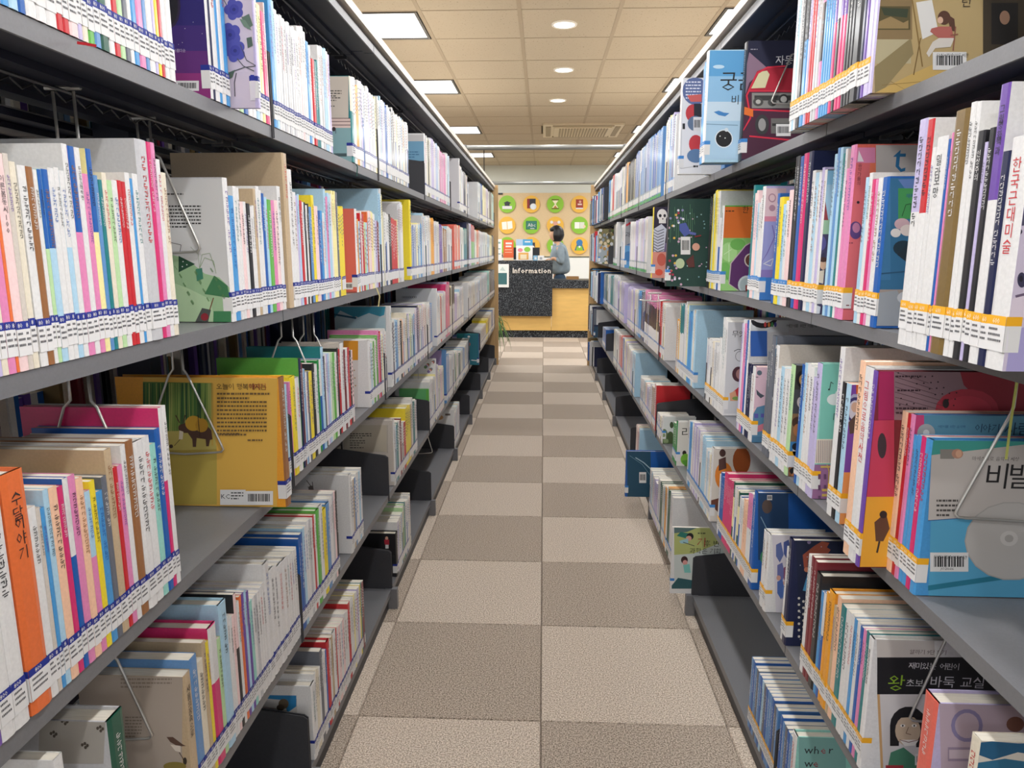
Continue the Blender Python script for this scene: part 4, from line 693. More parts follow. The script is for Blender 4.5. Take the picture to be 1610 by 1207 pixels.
SPEC.update(
    waves=dict(l='cream and deep blue wave book, nearest on the second yellow-label shelf', fl='fc', D=.2),
    purple=dict(l='deep violet night-sky book with back-cover barcode, beside a gap on the fifth navy-label shelf'), lily=dict(l='lavender book with purple bellflowers on its cover, pulled forward on the top navy-label shelf', fl='hfv'),
    teal_cover=dict(l='cream and teal book with a tiny chair drawing, top shelf of the navy-label bookcase', fl='h'), blueblack=dict(l='book with dusty blue and black back cover on the top navy-label shelf'), whitea=dict(l='plain white book facing the camera on the top navy-label shelf, beyond the pink one', fl='fw'),
    cactus=dict(l='grey book with green cactus meadow drawing beside the wire bookend, fourth navy-label shelf', fl='fg'), salmon=dict(l='salmon red book with small barcode beside a yellow spine, fourth navy-label shelf', fl='fS'),
    donkey=dict(D=.305, l='mustard book showing a donkey carrying a yellow sack in bamboo, third navy-label shelf', fl='hfO'), dots=dict(l='white book with orange top and brown dots on the third navy-label shelf', fl='hfw'),
    wave=dict(l='book with blue ocean-wave cover behind white spines, third navy-label shelf'), bigwhite=dict(l='large white book with one black title line, third navy-label shelf', fl='hfw'), birdbook=dict(l='thick beige book with a brown bird on a branch, second navy-label shelf', fl='fn', t='새들의꿈속으로'),
    floral=dict(l='grey patterned book with dark green wrapped spine, second navy-label shelf', fl='hfg'), leaves=dict(l='large pale mauve book with black leaf sketch, second navy-label shelf beside the empty bay', fl='hfw'), textcover=dict(l='beige book with six printed lines on its back, above the dark end plate', fl='fe'),
    greenback=dict(l='bright green book facing the camera beside a wire bookend, second navy-label shelf', fl='hfL'), tealfish=dict(l='teal book with a coral red dot jutting out near the plant', fl='hfT'), bluecloud=dict(l='white book with bright blue cloud picture on the bottom navy-label shelf', fl='fw'),
    blackman=dict(l='black book with a tiny red-coated figure on the bottom navy-label shelf', fl='fk'), whitepic=dict(l='white book with an orange fox shape on the bottom navy-label shelf', fl='fw'), lavpic=dict(l='lavender and blue gradient book on the second navy-label shelf', fl='h'), coral=dict(l='book with red and violet coral pattern on the second navy-label shelf'),
    easel=dict(l='book with a girl drawing at an easel, top shelf of the yellow-label bookcase', lab='y', fl='hfn', D=.26), car=dict(l='dark blue book with a red cartoon car and headlight beam', lab='b', fl='fN', D=.25), sky=dict(l='sky blue book with bold black title and round black cat badge', lab='b', fl='hfs', D=.2), mitten=dict(l='white book with red and denim mittens, leaning out of the top yellow-label shelf', lab='b', fl='hfw', D=.2),
    lavpaint=dict(l='large white and lilac painted book, nearest on the fourth yellow-label shelf', t='한국근대미술', fl='hfv', D=.25), bellflowerpot=dict(l='blue book with vase of pale flowers and a green title card', fl='hfB', D=.24), pinkt=dict(l='coral pink book with a violet portrait and a big blue letter t', fl='hfS', D=.25), comic=dict(l='comic book with a lady in red dress above two men', fl='fK'), harp=dict(l='lilac and blue book with pale frame and harp drawing', lab='b', fl='hfv'),
    salad=dict(l='orange topped book with green lettuce and purple plate cover', lab='b', fl='hfL', D=.2), darkgarden=dict(l='dark green book with night garden flowers and upright barcode', lab='b', fl='hfG', D=.2), skeleton=dict(l='yellow spined book with a white skeleton on its cover', lab='b', fl='fN', D=.2), science=dict(l='grey book with blue atom picture and red ribbon, near the dark shelf end', lab='b', fl='fg'), tiger=dict(l='book with tangled gold jungle pattern jutting from the fourth yellow-label shelf', lab='b', fl='fA', D=.2),
    vivaldi=dict(l='pale blue music book with disc and black title behind the nearest wire bookend', fl='hfb', D=.26), mansang=dict(l='dusty blue story book with disc badge behind the pale blue music book', D=.26, fl='hfa'), score=dict(l='magenta hardback with sheet music and red hat cover on the third yellow-label shelf', fl='hfR', D=.25), orangeface=dict(l='purple and orange book with astronaut helmet between mint and magenta books', fl='fo', D=.22), mintmusic=dict(l='mint book with cloud, piano keys and trumpet on the third yellow-label shelf', fl='hfm', D=.22), faces=dict(l='book with a column of painted faces on the third yellow-label shelf', fl='fK'),
    greyblue=dict(l='slate blue hardback with white dots on the third yellow-label shelf', fl='hfK'), pinkfish=dict(l='pale pink book with a blue whale on its cover', fl='hfp'), artist=dict(l='white book with paint tubes and round glasses cover, behind the pink whale book', fl='fg', D=.25), swirl=dict(l='beige book with black spiral line pattern under the fourth yellow-label shelf', fl='hfe', D=.25),
    what=dict(l='white book with line-drawn face and short black title', fl='fw', D=.22), award=dict(l='white boxed book with red and gold award rosette on its spine', fl='xfw'), clock=dict(l='purple book with a red rimmed clock face', lab='b', fl='hfV'),
    baduk=dict(l='white book with black title band and smiling black-haired caricature', fl='fw', D=.25), cdwaves=dict(l='mauve book with a violet ring, pink spine, second yellow-label shelf', fl='fv', D=.2), where=dict(l='mint green english book, nearest of the blue series on the bottom shelf', fl='fm', D=.2), wolf=dict(l='navy hardback with orange wolf and green frog', t='이야기그림책', fl='hfN', D=.2), dancers=dict(l='white hardback with blue dancing figures', fl='hfw', D=.2),
    dkbluebook=dict(l='deep blue hardback with a green dragon and red tag', fl='hfB', D=.2), crimson=dict(l='crimson book with swirling cover under the mint music book', fl='hfR', D=.2), balloon=dict(l='thick cream book with orange balloons and a bear', fl='hfw', D=.2), greenspine=dict(l='white book with green spine and a green pear character', lab='b', fl='hfw'), cactusbook=dict(l='pale book with a potted succulent beside the green spined book', lab='b', fl='fw'), flowerbag=dict(l='white book with one black syllable above the succulent book', lab='b', fl='fw'), mustard=dict(l='mustard yellow book beneath the succulent book', lab='b', fl='fO'),
    climate=dict(l='green and grey book with two cartoon children behind a dark end plate', lab='b', fl='fw', D=.2), tealback=dict(l='deep teal book with white barcode sticking far into the aisle', lab='b', fl='fB', D=.2), nightfish=dict(l='small navy book jutting out low near the yellow-label bookcase end', lab='b', fl='fN', D=.2))
for k, v in {'ilun': '이른봄동시100', 'milla': '밀라 보망', 'insang': '인상주의', 'geurim': '그림 명화 백과', 'umak': '그림으로음악사전', 'dadam': '파란 이야기', 'sudal': '수달 이야기', 'dudg': '두근두근 대작전', 'cinema': '환상 영화관'}.items(): SPEC[k] = dict(t=v)
# ---- shelf rows, near to far
row(-1, 4, 'b', "@-12 0,h22,v 13,h22,b 28,h22,s 40,h22,B 57,h22,w 73,h22,w 89,h22,w 99,h22,w/r 109,h22,r 123,h24,p 130,h22,v 139,h22,c 149,h21,L 159,h21,a 172,h23,w/G 181,h22,w 190,h22,w/r 198,h21,l 206,h21,K 212,h22,w 220,h22,b 230,h22,P 236,h21,a 245,h22,w 250,h22,v 255,h22,Y 260,h22,r 267,h23,w 276,h23,w "
    "@331 334,h30,w,#purple 339,h26,N 346,h26,w 350,h26,b 356,h26,w 362,h26,b "
    "@406,,4.5 409,h28,v,#lily @367 370,h22,w 376,h21,w 383,h22,l 390,h21,B 397,h22,w 409,h22,w+s 413,-10,w 418,10,y 424,22,H 426,6,p @431 436,-6,b 440,4,s 452,25,w+w+g 463,36,w+g+w 474,46,g+w+w 487,48,w+p+w+w 491,68,b 494,74,w 499,96,r 505,95,T 513,75,w+g 523,84,s+w "
    "@553 558,124,c/T,#teal_cover 562,124,w 566,135,O 574,132,w+v 583,140,g+w 593,150,w+g+w @596 607,159,w+s+w 617,171,B+w+w 627,176,k+w+w 643,194,w+w+c+w+w "
    "@667 671,213,w,#blueblack 676,217,w+k 692,230,w+v+w+s+w 701,244,P 707,246,w+s @722 726,248,w,h#whitea 735,275,w+k+w 737,289,w @751 755,289,w 762,294,B+y 769,300,c+v+w 776,302,k+m")
row(-1, 3, 'b', "@-16 -6,230,c 4,215,v 14,225,c 26,243,P 31,243,o 45,243,p,#ilun 53,243,e 62,256,c 64,258,P 76,262,w 86,264,u 92,268,w 98,268,B/l 108,268,B/s 117,266,w 124,265,w 132,270,w/s 140,228,w 150,232,B/P 158,234,w,#dudg 166,275,P 174,236,B/y 180,277,a 186,284,T 193,273,c 200,285,l 208,285,w 214,285,r 220,287,r 227,273,w 231,282,b 239,275,w 256,223,g,h 262,225,H 268,226,P 274,252,w 281,273,c "
    "@364 371,281,w,h#cactus 379,309,b 384,294,w 388,296,w 393,318,p 397,318,w 403,321,k 409,325,w+w 413,298,n 418,294,w 421,300,w 425,305,B 429,311,s 435,315,L 440,316,P 445,316,p 450,294,w,#dadam "
    "@455 462,243,n,hfn 468,268,w,hfg 473,303,w 478,306,v+s 482,316,r 487,318,w+k 492,322,w+k 496,326,a 500,308,Y 505,325,p 509,332,B 515,334,b+w 518,298,s 521,310,P 527,300,s 533,300,y 536,303,K 544,324,Y,#cinema "
    "@561 564,329,w,h#salmon 569,345,O+s 575,333,r 580,350,l+s 586,333,o+p 592,332,y+w 598,345,v+R 604,299,s @606 617,335,w+w+k 621,340,r 627,344,r 635,317,g+w @645 648,315,Y,hfY 656,354,B 664,350,w+s+b 678,340,g+w+w+g 683,343,O 691,350,w+w 697,354,V 703,360,u 711,358,s+w @714 724,355,S 734,359,w+T 741,352,N+v 746,355,r/L 755,362,w+o+p 766,366,w+s+w 776,370,s+y+k")
row(-1, 2, 'b', "@-22 3,758,V 24,770,w 46,770,w @49 81,735,o,h#sudal 92,795,w 98,797,e 104,797,b 112,768,s 124,763,q 132,763,H 140,750,w/B 150,745,P 160,749,q 168,770,s/P 176,754,Y 185,770,b 193,747,K 203,704,n 209,733,r 216,730,P 223,698,w 234,690,u 247,690,w,h 257,684,w 265,696,m 273,672,B 278,640,w/H 284,637,w")
row(-1, 2, 't', "@436,590,4.7 445,591,u,#donkey @446,600 452,600,s+w 455,600,P 462,590,Y 468,592,w @469,590 471,563,N,hfL 474,571,R 478,580,s+a 484,583,w+K 489,583,Y 497,568,k+w 503,560,D 506,545,s,hfT 509,560,k 518,555,w+v+s+w 528,550,l+L+w 533,545,k+r 538,538,w,hfe 548,543,R+w+r 553,547,k+p @577,534 581,534,w,h#dots 585,535,s+w 590,530,L+w 597,519,L+P+r 606,515,s+w+w @612,481 614,481,w,#wave 621,503,w+N+w+s 628,500,a+s+w 636,498,k+q+w 644,489,c+T+w 651,490,l+b 658,478,w+N 671,474,c+c+p+w 678,474,w+a @685,452 690,452,w,h#bigwhite 695,463,w+r+w 700,456,c+w 706,443,H 714,447,k/g 722,458,v+w 728,450,s+w @735,443 738,443,w,hfB 746,443,w+c 754,440,w+w+s 762,432,w+s+w 769,425,w+m 777,423,k,n")
row(-1, 1, 't', "@88,1240 96,1182,w 104,1180,w+a+R @108,1180 @163,1110 190,1110,G,h#floral @286,1065 297,1052,n,#birdbook 307,1026,a 317,1033,c 321,1005,n 326,1006,Y 337,976,w/H,h 345,1000,l 353,940,s 358,965,w 363,968,w 367,965,p 369,931,p/k 378,937,w+o 389,925,V+s+V 414,915,m+w+g+w+w+w 420,880,w 433,884,w,h 442,882,w 452,871,w,h 466,858,w+w+w+w 474,836,B+B 481,825,s+w 490,810,w+g+w 495,806,r+w 505,793,L+w 511,797,Y 516,788,a 523,775,w+w+g 528,768,p+k @547,741 553,741,w,h#leaves 560,744,n+a+w 567,735,w+s+w "
    "@617,668 622,655,w,#textcover 630,655,T+w+R 637,657,w+r 644,634,Y,h 648,626,n+w 654,625,T+w @671,612 674,612,w,h#greenback 684,588,w+w+w 688,560,w,#coral 697,573,w+p+w @700,546 705,546,a,#lavpic 714,550,w+s+w 720,548,T+w 733,540,G+w+a+w 738,532,w+k @752,521,6 755,521,B,h#tealfish @756,507 764,507,w 770,495,Y+n 777,484,w+B+w")
row(-1, 0, 't', "@487,1070 493,1069,w,h#bluecloud 497,1048,w+c 502,1043,c+w 505,1018,K 508,1027,w 512,1017,w+B 516,1003,r 522,998,w+n 526,988,w 530,982,r+w 534,980,p 540,970,w+p 546,955,w+w 552,938,r+w 558,928,w 564,920,w+v+w 567,914,Y+T 570,907,R "
    "@621,834 624,834,k,#blackman 628,812,w+w 632,803,w+s 637,785,l+T 644,775,w @712,640 716,640,w,#whitepic 722,630,w+w")
row(1, 4, 'b', "@1372,,3.3 1366,h27,v,h#easel 1357,h25,v 1352,h24,V 1347,h24,N 1335,h25,k 1321,h25,k 1301,h25,V/H 1286,h25,b 1273,h25,P/k/P 1262,h26,r 1256,h26,k/b 1250,h26,k 1241,h26,w", 'y')
row(1, 4, 'b', "@1166 1161,70,k,#car @1108,,9 1104,84,w,h#sky 1100,100,b @1140 1134,60,a,hfa @1068,,10 1064,128,w,h#mitten @1060 1052,170,w+k+s 1044,185,b+w", 'b')
row(1, 4, 't', "@1043,205 1001,240,a+B+a+B+a+a+B @1001,240 989,258,k 984,250,O+k 976,266,w+w 970,275,w/k 964,275,w+r 958,285,w+b", 'g')
row(1, 3, 'b', "@1577,,5.6 1549,218,w,h#lavpaint 1537,240,N 1523,135,V/w,#geurim 1514,203,k 1509,225,v 1498,208,k,#insang 1491,162,w 1483,163,w 1463,177,A,h 1460,210,P 1456,220,B 1434,220,w,h#milla 1424,190,r/w 1412,190,v/w", 'y')
row(1, 3, 'b', "@1378 1368,280,B,h#bellflowerpot 1361,281,w 1357,283,P 1352,283,H 1347,273,w 1342,280,s @1325 1312,232,P,h#pinkt 1305,236,w+T 1293,238,s+a+s @1284 1280,268,w,#comic 1272,268,v+w 1262,272,s+w 1255,240,N 1248,243,H 1243,247,B 1238,240,k 1236,234,k", 'y')
row(1, 3, 'b', "@1236 1230,300,p 1222,318,w+s 1216,311,Y 1212,305,B @1194 1183,296,w,h#harp 1178,296,p 1175,292,T @1133 1126,325,w,h#salad 1121,300,w+y 1115,300,Y 1111,310,k @1048,,12 1043,315,k,h#darkgarden @1025,,6.6 1019,328,Y,#skeleton", 'b')
row(1, 3, 't', "@1020,335 992,348,w+v+w+v+w+w @984,345 978,346,w,h#science @972,350 966,350,w+k @945,360,8 942,360,g,#tiger", 'g')
row(1, 2, 'b', "@1440 1431,688,b,h#vivaldi 1424,685,H 1418,683,b 1413,683,b 1407,650,P,#mansang 1402,650,r 1394,645,q", 'y')
row(1, 2, 'b', "@1367,,4 1346,582,V,h#score 1334,575,w,#umak 1326,560,q @1320 1313,602,s,#orangeface 1307,600,k 1300,545,w @1277 1266,568,v,h#mintmusic 1256,570,w+w 1248,567,s+B @1239 1233,572,l,#faces 1214,575,w+w+s+w 1210,542,w,h#swirl @1208 1198,525,K,h#greyblue @1182 1176,574,w,#pinkfish 1170,570,N 1165,498,w+B,#artist 1158,500,P+w", 'y')
row(1, 2, 'b', "@1137 1130,500,w+w+w,#what 1108,520,w,h#award", 'y')
row(1, 2, 't', "@1097,485 1085,485,s+b 1078,475,s+w 1071,475,T/w 1066,500,O @1048,475 1038,473,w+r 1015,455,P/k/w+P/k/w+P/k/w+P/k/w+P/k/w+P/k/w 1010,456,k 1004,457,b 999,455,c 988,450,v+v+v+v @983,444 972,440,v+v+w+v 966,432,w+w 956,430,T+w 950,430,G", 'b')
row(1, 1, 't', "@1546,1148 1530,1150,c,#waves @1481,1078 1457,1083,S,h#cdwaves @1376,1000 1369,998,w,h#baduk 1355,978,T+P+B 1341,960,w+b+w 1325,945,w+T 1319,935,q 1313,950,n 1302,920,O,h 1293,925,w/B+b 1286,897,k 1278,870,R 1273,870,w @1250,838 1240,840,N,#wolf @1213,835 1203,828,w+w,#dancers @1193,768 1186,768,B,#dkbluebook 1179,766,P/w 1165,772,q+w 1155,757,G/y/G 1141,740,H 1133,740,B", 'y')
row(1, 1, 't', "@1124,690 1112,692,w,h#balloon 1085,655,s+w+v+w+b @1067,655 1060,655,D,h#greenspine @1044,650 1034,650,w,#cactusbook @1033,602 1030,602,r 1023,600,u+w 1014,598,v+p 1008,590,w+w @1000,545 990,545,s+w 980,530,w+v+w+B 970,520,r+w 966,516,s @953,513 948,512,B+b @938,513,4 934,513,N,#nightfish", 'b')
row(1, 0, 't', "@1255,1155 1248,1146,w,#where 1183,1033,a+B+K+a+B+s+a+K+B+a+a+B+K+s+B+a+K+a+B+a", 'y')
row(1, 0, 't', "@1062,828,7.5 1058,828,w,#climate @1060,770,3 1052,765,w+G 1047,760,w+O,#mustard 1036,745,s+G+w 1023,735,v+w @986,705,12 984,705,B,#tealback", 'b')
# ---- choose the books that show largest as things; the rest of the shelves are filled as one mass per bookcase
def shows(d):
    y = d['Ya'] + 0.05; return (50 if d['art'] else 0) + min(2.2, (d['Yb'] - d['Ya']) * 55 + (0.9 if d['art'] else 0)) * d['H'] / (y * y)
LIMIT = 300
REST = {}
for side in (-1, 1):
    L_ = BOOKS[side]; vis = []
    for d in L_:
        px, py = proj((side * FX, d['Yb'], ZS[d['tier']] + d['H'])); vis.append(d)
    keep = sorted(vis, key=shows, reverse=True)[:LIMIT]; kid = {id(d) for d in keep}
    REST[side] = [d for d in vis if id(d) not in kid]
    for tr in range(5):
        seq = sorted([d for d in vis if d['tier'] == tr and id(d) in kid], key=lambda d: d['Ya'])
        for i, d in enumerate(seq): build_book(d, i + 1, None, None)
def simple_book(mb, d, r):
    side = d['side']; t = max(0.003, d['Yb'] - d['Ya'] - 0.0004); H = d['H']; z = ZS[d['tier']] + 0.0008; D = d['D'] or min(0.24, max(0.13, H * 0.72)); p = d['prot']
    c = [RGB[k] for k in d['code'].split('/')]; zs = [H, 0] if len(c) == 1 else ([H, H * .6, 0] if len(c) == 2 else [H, H * .8, H * .4, 0])
    sub = MB(); sub.box((-D, 0, 0), (0, t, H), c[0], cs={'t': PAGE}, skip='eb')
    for i, k in enumerate(c): sub.quad([(0, 0, zs[i + 1]), (0, t, zs[i + 1]), (0, t, zs[i]), (0, 0, zs[i])], k)
    ink = RGB['w'] if d['code'][-1] in DARKC else RGB[r.choice('kkkBKr')]
    zz = H - 0.02; s = min(t * .6, .011); n = r.randrange(5, 12)
    while zz > 0.075 and n > 0:
        w0 = r.uniform(.2, .42); sub.quad([(.0004, t / 2 - s * w0, zz - s * .5), (.0004, t / 2 + s * .3, zz - s * .5), (.0004, t / 2 + s * .3, zz), (.0004, t / 2 - s * w0, zz)], ink)
        if r.random() < .7: sub.quad([(.0004, t / 2 + s * .3, zz - s * .9), (.0004, t / 2 + s * .45, zz - s * .9), (.0004, t / 2 + s * .45, zz + s * .1), (.0004, t / 2 + s * .3, zz + s * .1)], ink)
        zz -= s * r.uniform(1.15, 1.4); n -= 1
    if d['lab'] != 'x' and r.random() < .93:
        z0 = (0.016 if side < 0 else 0.02) + r.uniform(-.0012, .0012)
        bc = lin({'n': '1b2d8c', 'y': 'efae1c', 'b': '3d86cc', 'g': '8ea0a4'}[d['lab']])
        for a, b_, k in ((z0, z0 + .027, RGB['w']), (z0 + .027, z0 + .0345, bc)): sub.quad([(.0008, 0, a), (.0008, t, a), (.0008, t, b_), (.0008, 0, b_)], k)
        if d['lab'] == 'g': sub.quad([(.001, 0, 0.002), (.001, t, 0.002), (.001, t, .016), (.001, 0, .016)], lin('35a050'))
        if t > .005: sub.quad([(.0011, t * .3, z0 + .0292), (.0011, t * .7, z0 + .0292), (.0011, t * .7, z0 + .0322), (.0011, t * .3, z0 + .0322)], RGB['w'])
    X = side * (FX - p - .001); n0 = len(mb.v)
    for x, y, q in sub.v: mb.v.append((X + x, d['Ya'] + y, z + q) if side < 0 else (X - x, d['Yb'] - y, z + q))
    for f in sub.f: mb.f.append(tuple(n0 + i for i in f))
    mb.c += sub.c; mb.mi += sub.mi
def fill(side, tier, Y0, Y1, pal, h, t, lab, lst, prot=(0, 0)):
    y = Y0; r = random.Random(tier * 101 + int(Y0 * 10) + side)
    H = r.uniform(*h)
    while y < Y1 - .006:
        if any(abs(y - b) < .0095 for b in BY): y = min(b for b in BY if abs(y - b) < .0095) + .0098
        if r.random() < .3: H = r.uniform(*h)
        w = min(r.uniform(*t), Y1 - y)
        nb = [b for b in BY if y < b - .006 < y + w]
        if nb: w = nb[0] - .006 - y
        if w > .003: lst.append(dict(side=side, tier=tier, Ya=y, Yb=y + w, H=H + r.uniform(-.008, .008), code=r.choice(pal), prot=r.uniform(*prot), lab=lab, D=None, flags='', title=None, art=None, lbl=None, z0=0))
        y += max(w, .004)
# far stretches not transcribed book by book
YR = lambda px, z: y_at(px, FX, ZS[z])
far_pal = ['w', 'w', 'w', 'c', 's', 'k', 'B', 'w/T', 'w/k', 'N/w', 'r/w', 'g', 'K', 'k', 'T', 'G', 'a', 'k/w', 'N', 'b/w', 'A']
for tr, px in ((4, 958), (3, 942), (2, 950), (1, 934)):
    fill(1, tr, max(d['Yb'] for d in BOOKS[1] if d['tier'] == tr) + .008, 7.70, far_pal, (.20, .28), (.006, .016), 'b', REST[1], (0.0, 0.05))
fill(1, 0, 7.2, 7.66, far_pal, (.18, .26), (.008, .018), 'b', REST[1], (0, .05))
fill(1, 0, 3.75, 3.9, ['w', 'p', 'r', 'v', 'c', 's'], (.2, .25), (.006, .012), 'b', REST[1])
for side in (-1, 1):
    mb = MB(); r = random.Random(77)
    for d in REST[side]: simple_book(mb, d, r)
    o = mb.build('story_books' if side < 0 else 'picture_books', M_COVER); o['kind'] = 'stuff'; o['label'] = 'rest of the %s books filling the far shelves' % ('navy-label' if side < 0 else 'yellow-label'); o['category'] = 'books'
    # books standing on the other face of the bookcase, glimpsed through the gaps
    mb = MB(); lst = []
    for tr in range(5): fill(side, tr, .7, 7.6, ['w', 'c', 'e', 'K', 'T', 'N', 'A', 'R', 'V', 'B', 'a', 'g', 'k'], (.19, .27), (.009, .022), 'x', lst)
    sub = MB()
    for d in lst: simple_book(sub, d, r)
    k = 2 * FX + .62
    sub.v = [((side * k - x), y, z) for x, y, z in sub.v]; sub.f = [f[::-1] for f in sub.f]
    o = sub.build('books_on_the_other_face', M_COVER); o['kind'] = 'stuff'; o['label'] = 'books on the far face of the %s bookcase' % ('navy-label' if side < 0 else 'yellow-label'); o['category'] = 'books'
# ---------------------------------------------------------------- things beyond the aisle
def PW(px, py, Y):
    r = ray(px, py); return CO + r * (Y / r.y)
def shapes(mb, lst, Y, off, eps=0.0006):
    """flat print facing the aisle on the plane at distance Y"""
    n = 0
    for s in lst:
        n += 1; yy = Y - eps * n; c = RGB[s[-1]] if len(s[-1]) == 1 else lin(s[-1])
        def P(x, y): q = PW(x, y, Y); return Vector((q.x - off[0], yy - off[1], q.z - off[2]))
        def poly(pts):
            q = [P(*p) for p in pts]; a = sum((q[i].x * q[(i + 1) % len(q)].z - q[(i + 1) % len(q)].x * q[i].z) for i in range(len(q)))
            mb.quad(q if a > 0 else q[::-1], c)
        k = s[0]
        if k == 'r': poly([(s[1], s[4]), (s[3], s[4]), (s[3], s[2]), (s[1], s[2])])
        elif k == 'p': poly(s[1])
        elif k == 'c': poly([(s[1] + s[3] * math.cos(2 * PI * i / 20), s[2] + s[4] * math.sin(2 * PI * i / 20)) for i in range(20)])
        elif k == 't':
            u = (P(s[1] + 10, s[2]) - P(s[1], s[2])).length / 10; text_mb(mb, s[4], P(s[1], s[2]), (1, 0, 0), (0, 0, 1), s[3] * u, c)
def slab(a, b, Y0, Y1, off, c=None):
    """box whose front face fills the pixel rectangle a-b at distance Y0"""
    p, q = PW(a[0], b[1], Y0), PW(b[0], a[1], Y0); mb = MB(); mb.box((p.x - off[0], Y0 - off[1], p.z - off[2]), (q.x - off[0], Y1 - off[1], q.z - off[2]), c); return mb
# display board on the end wall
t = empty('display_board', (0, 12.94, 1.6)); off = (0, 12.94, 1.6); tag(t, 'wooden display board on the end wall with rows of round learning icons', 'wall board')
M_BOARD = mat('pale_birch_board', 'd9bf95', 0.6, noise=(25, 0.04, (1, 1, 4)))
slab((779, 303), (948, 402.5), 12.94, 12.985, off).build('panel', M_BOARD, t)
M_GD = mat('green_disc', '8abf35', 0.5); M_YD = mat('yellow_disc', 'e8b545', 0.5)
ICON = {
 (0, 0): [('p', [(-6, -2), (0, -5), (7, -2), (0, 1)], '33373c'), ('r', -4, -2, 4, 3, '33373c'), ('r', -8, 3, 8, 8, 'w')],
 (0, 1): [('r', -7, -9, 7, 7, '33323a'), ('r', -7, -9, -3, 7, '8a2c2c'), ('c', 3, 4, 5, 5, 'w'), ('c', 3, 4, 3.6, 3.6, 'dfe8ee'), ('l', 0, 0, 0, 'k')],
 (0, 2): [('r', -6, -8, 6, -6.6, '6a3c24'), ('r', -6, 6.6, 6, 8, '6a3c24'), ('p', [(-5, -6), (5, -6), (0, 1)], 'efe6c4'), ('p', [(-5, 6), (5, 6), (0, -1)], 'efe6c4'), ('p', [(-3, 6), (3, 6), (0, 2)], 'c07a3c')],
 (0, 3): [('r', -6, -8, 6, 6, '9c3a2c'), ('r', -6, 6, 6, 8, 'w'), ('c', 1, -4, 2, 2, 'd8a08c'), ('r', -3, -1, 4, 1.6, 'e0c4b8')],
 (1, 0): [('p', [(-9, -5), (-1, -6), (0, 7), (-8, 7)], 'f2efe2'), ('p', [(0, -6), (8, -7), (9, 5), (1, 7)], 'f2efe2'), ('l', 0, 0, 0, 'k')],
 (1, 1): [('r', -9, -7, 9, 7, '2f6a5c'), ('r', -8, -6, 8, 6, '3a7a6a'), ('t', -6, 2.4, 7.5, 'Abc', 'w'), ('r', -2, 5, 5, 6, 'w')],
 (1, 2): [('c', -6, -5, 2.4, 2.4, 'w'), ('c', 6, -5, 2.4, 2.4, 'w'), ('c', 0, -3, 3.4, 3.4, 'd9a08c'), ('r', -6, 2, 6, 4, 'w')],
 (1, 3): [('r', -8, -5, 0, 5.5, 'f2efe6'), ('r', .4, -5, 8, 5.5, 'd9dccb'), ('c', 8, 2, 2, 2, 'e8c8a8')],
 (2, 0): [('r', -5, -6, 5, 6, 'f2efe6')], (2, 1): [('r', -6, -5, 6, 6, '3a3a44'), ('c', 2, 3, 3, 3, 'w')],
 (2, 2): [('r', -7, 0, 5, 6, 'w'), ('r', -4, -6, 6, -2, 'w'), ('c', -3, 3, 1.6, 1.6, '3a3a44')],
 (2, 3): [('p', [(-8, 8), (-3, -6), (3, -6), (8, 8)], '3a6a8c'), ('c', 0, -5, 5, 5, '3a78b0'), ('p', [(-6, 8), (-4, 1), (4, 1), (6, 8)], '8abf35'), ('c', 0, 2, 1.6, 1.6, 'f2efe6')]}
for (r_i, c_i), ic in ICON.items():
    px = (797.5, 835.5, 873, 911)[c_i]; py = (321, 354, 386)[r_i]
    p = PW(px, py, 12.94); R_ = abs(PW(px + 13.2, py, 12.94).x - p.x)
    d = MB(); n = 32; d.prism([(R_ * math.sin(2 * PI * i / n), R_ * math.cos(2 * PI * i / n)) for i in range(n)], 1, -0.025, 0.0)
    do = d.build('disc', M_GD if (r_i + c_i) % 2 == 0 else M_YD, t, (p.x, 0, p.z - 1.6))
    im = MB(); o2 = (p.x, 12.94 - 0.0262, p.z)
    k = 12.94 / (12.94)
    shapes(im, [tuple([s[0]] + ([[(px + a * .95, py + b * .95) for a, b in s[1]]] if s[0] == 'p' else [px + s[1] * .95, py + s[2] * .95] + ([px + s[3] * .95, py + s[4] * .95] if s[0] == 'r' else [s[3]] + ([s[4]] if s[0] in 'ct' else []))) + [s[-1]]) for s in ic if s[0] != 'l'], 12.94, (p.x, 12.94 + 0.0265, p.z))
    im.build('icon', M_INK, do)
for px, py in ((786, 304.5), (940, 304.5), (786, 401), (940, 401)):
    p = PW(px, py, 12.93); m = MB(); m.box((-0.05, -0.02, -0.012), (0.05, 0.0, 0.012)); m.build('bracket', M_POST, t, (p.x, -0.01, p.z - 1.6))
# information desk
t = empty('information_desk', (0, 10.2, 0)); off = (0, 10.2, 0)
tag(t, 'information desk of black speckled granite and yellow maple panels at the aisle end', 'desk')
gp = MB(); a = PW(869, 412, 10.12); b_ = PW(869, 497, 10.12)
gp.box((-1.5, 10.12 - 10.2, b_.z), (a.x, 10.17 - 10.2, a.z)); gp = gp.build('granite_front', M_GRAN, t)
m = MB(); m.box((-1.5, -0.08, a.z), (a.x, 0.32, a.z + 0.02)); m.build('transaction_top', M_GRAN, t)
z1 = PW(900, 453, 10.15).z; z2 = PW(900, 440.5, 10.12).z; z0 = PW(867, 519.5, 10.17).z; xs = PW(867, 500, 10.17).x
for x0, x1, zt in ((-1.5, -.7, z1), (-.7, xs - .002, z1), (xs + .002, xs + .8, z1), (xs + .804, xs + 1.6, z1)):
    m = MB(); m.box((x0, -0.03, z0), (x1, 0.01, zt)); m.build('maple_panel', M_MAPLE, t)
m = MB(); m.box((-1.5, -0.005, 0), (xs + 1.6, 0.03, z0)); m.build('plinth', M_GRAN, t)
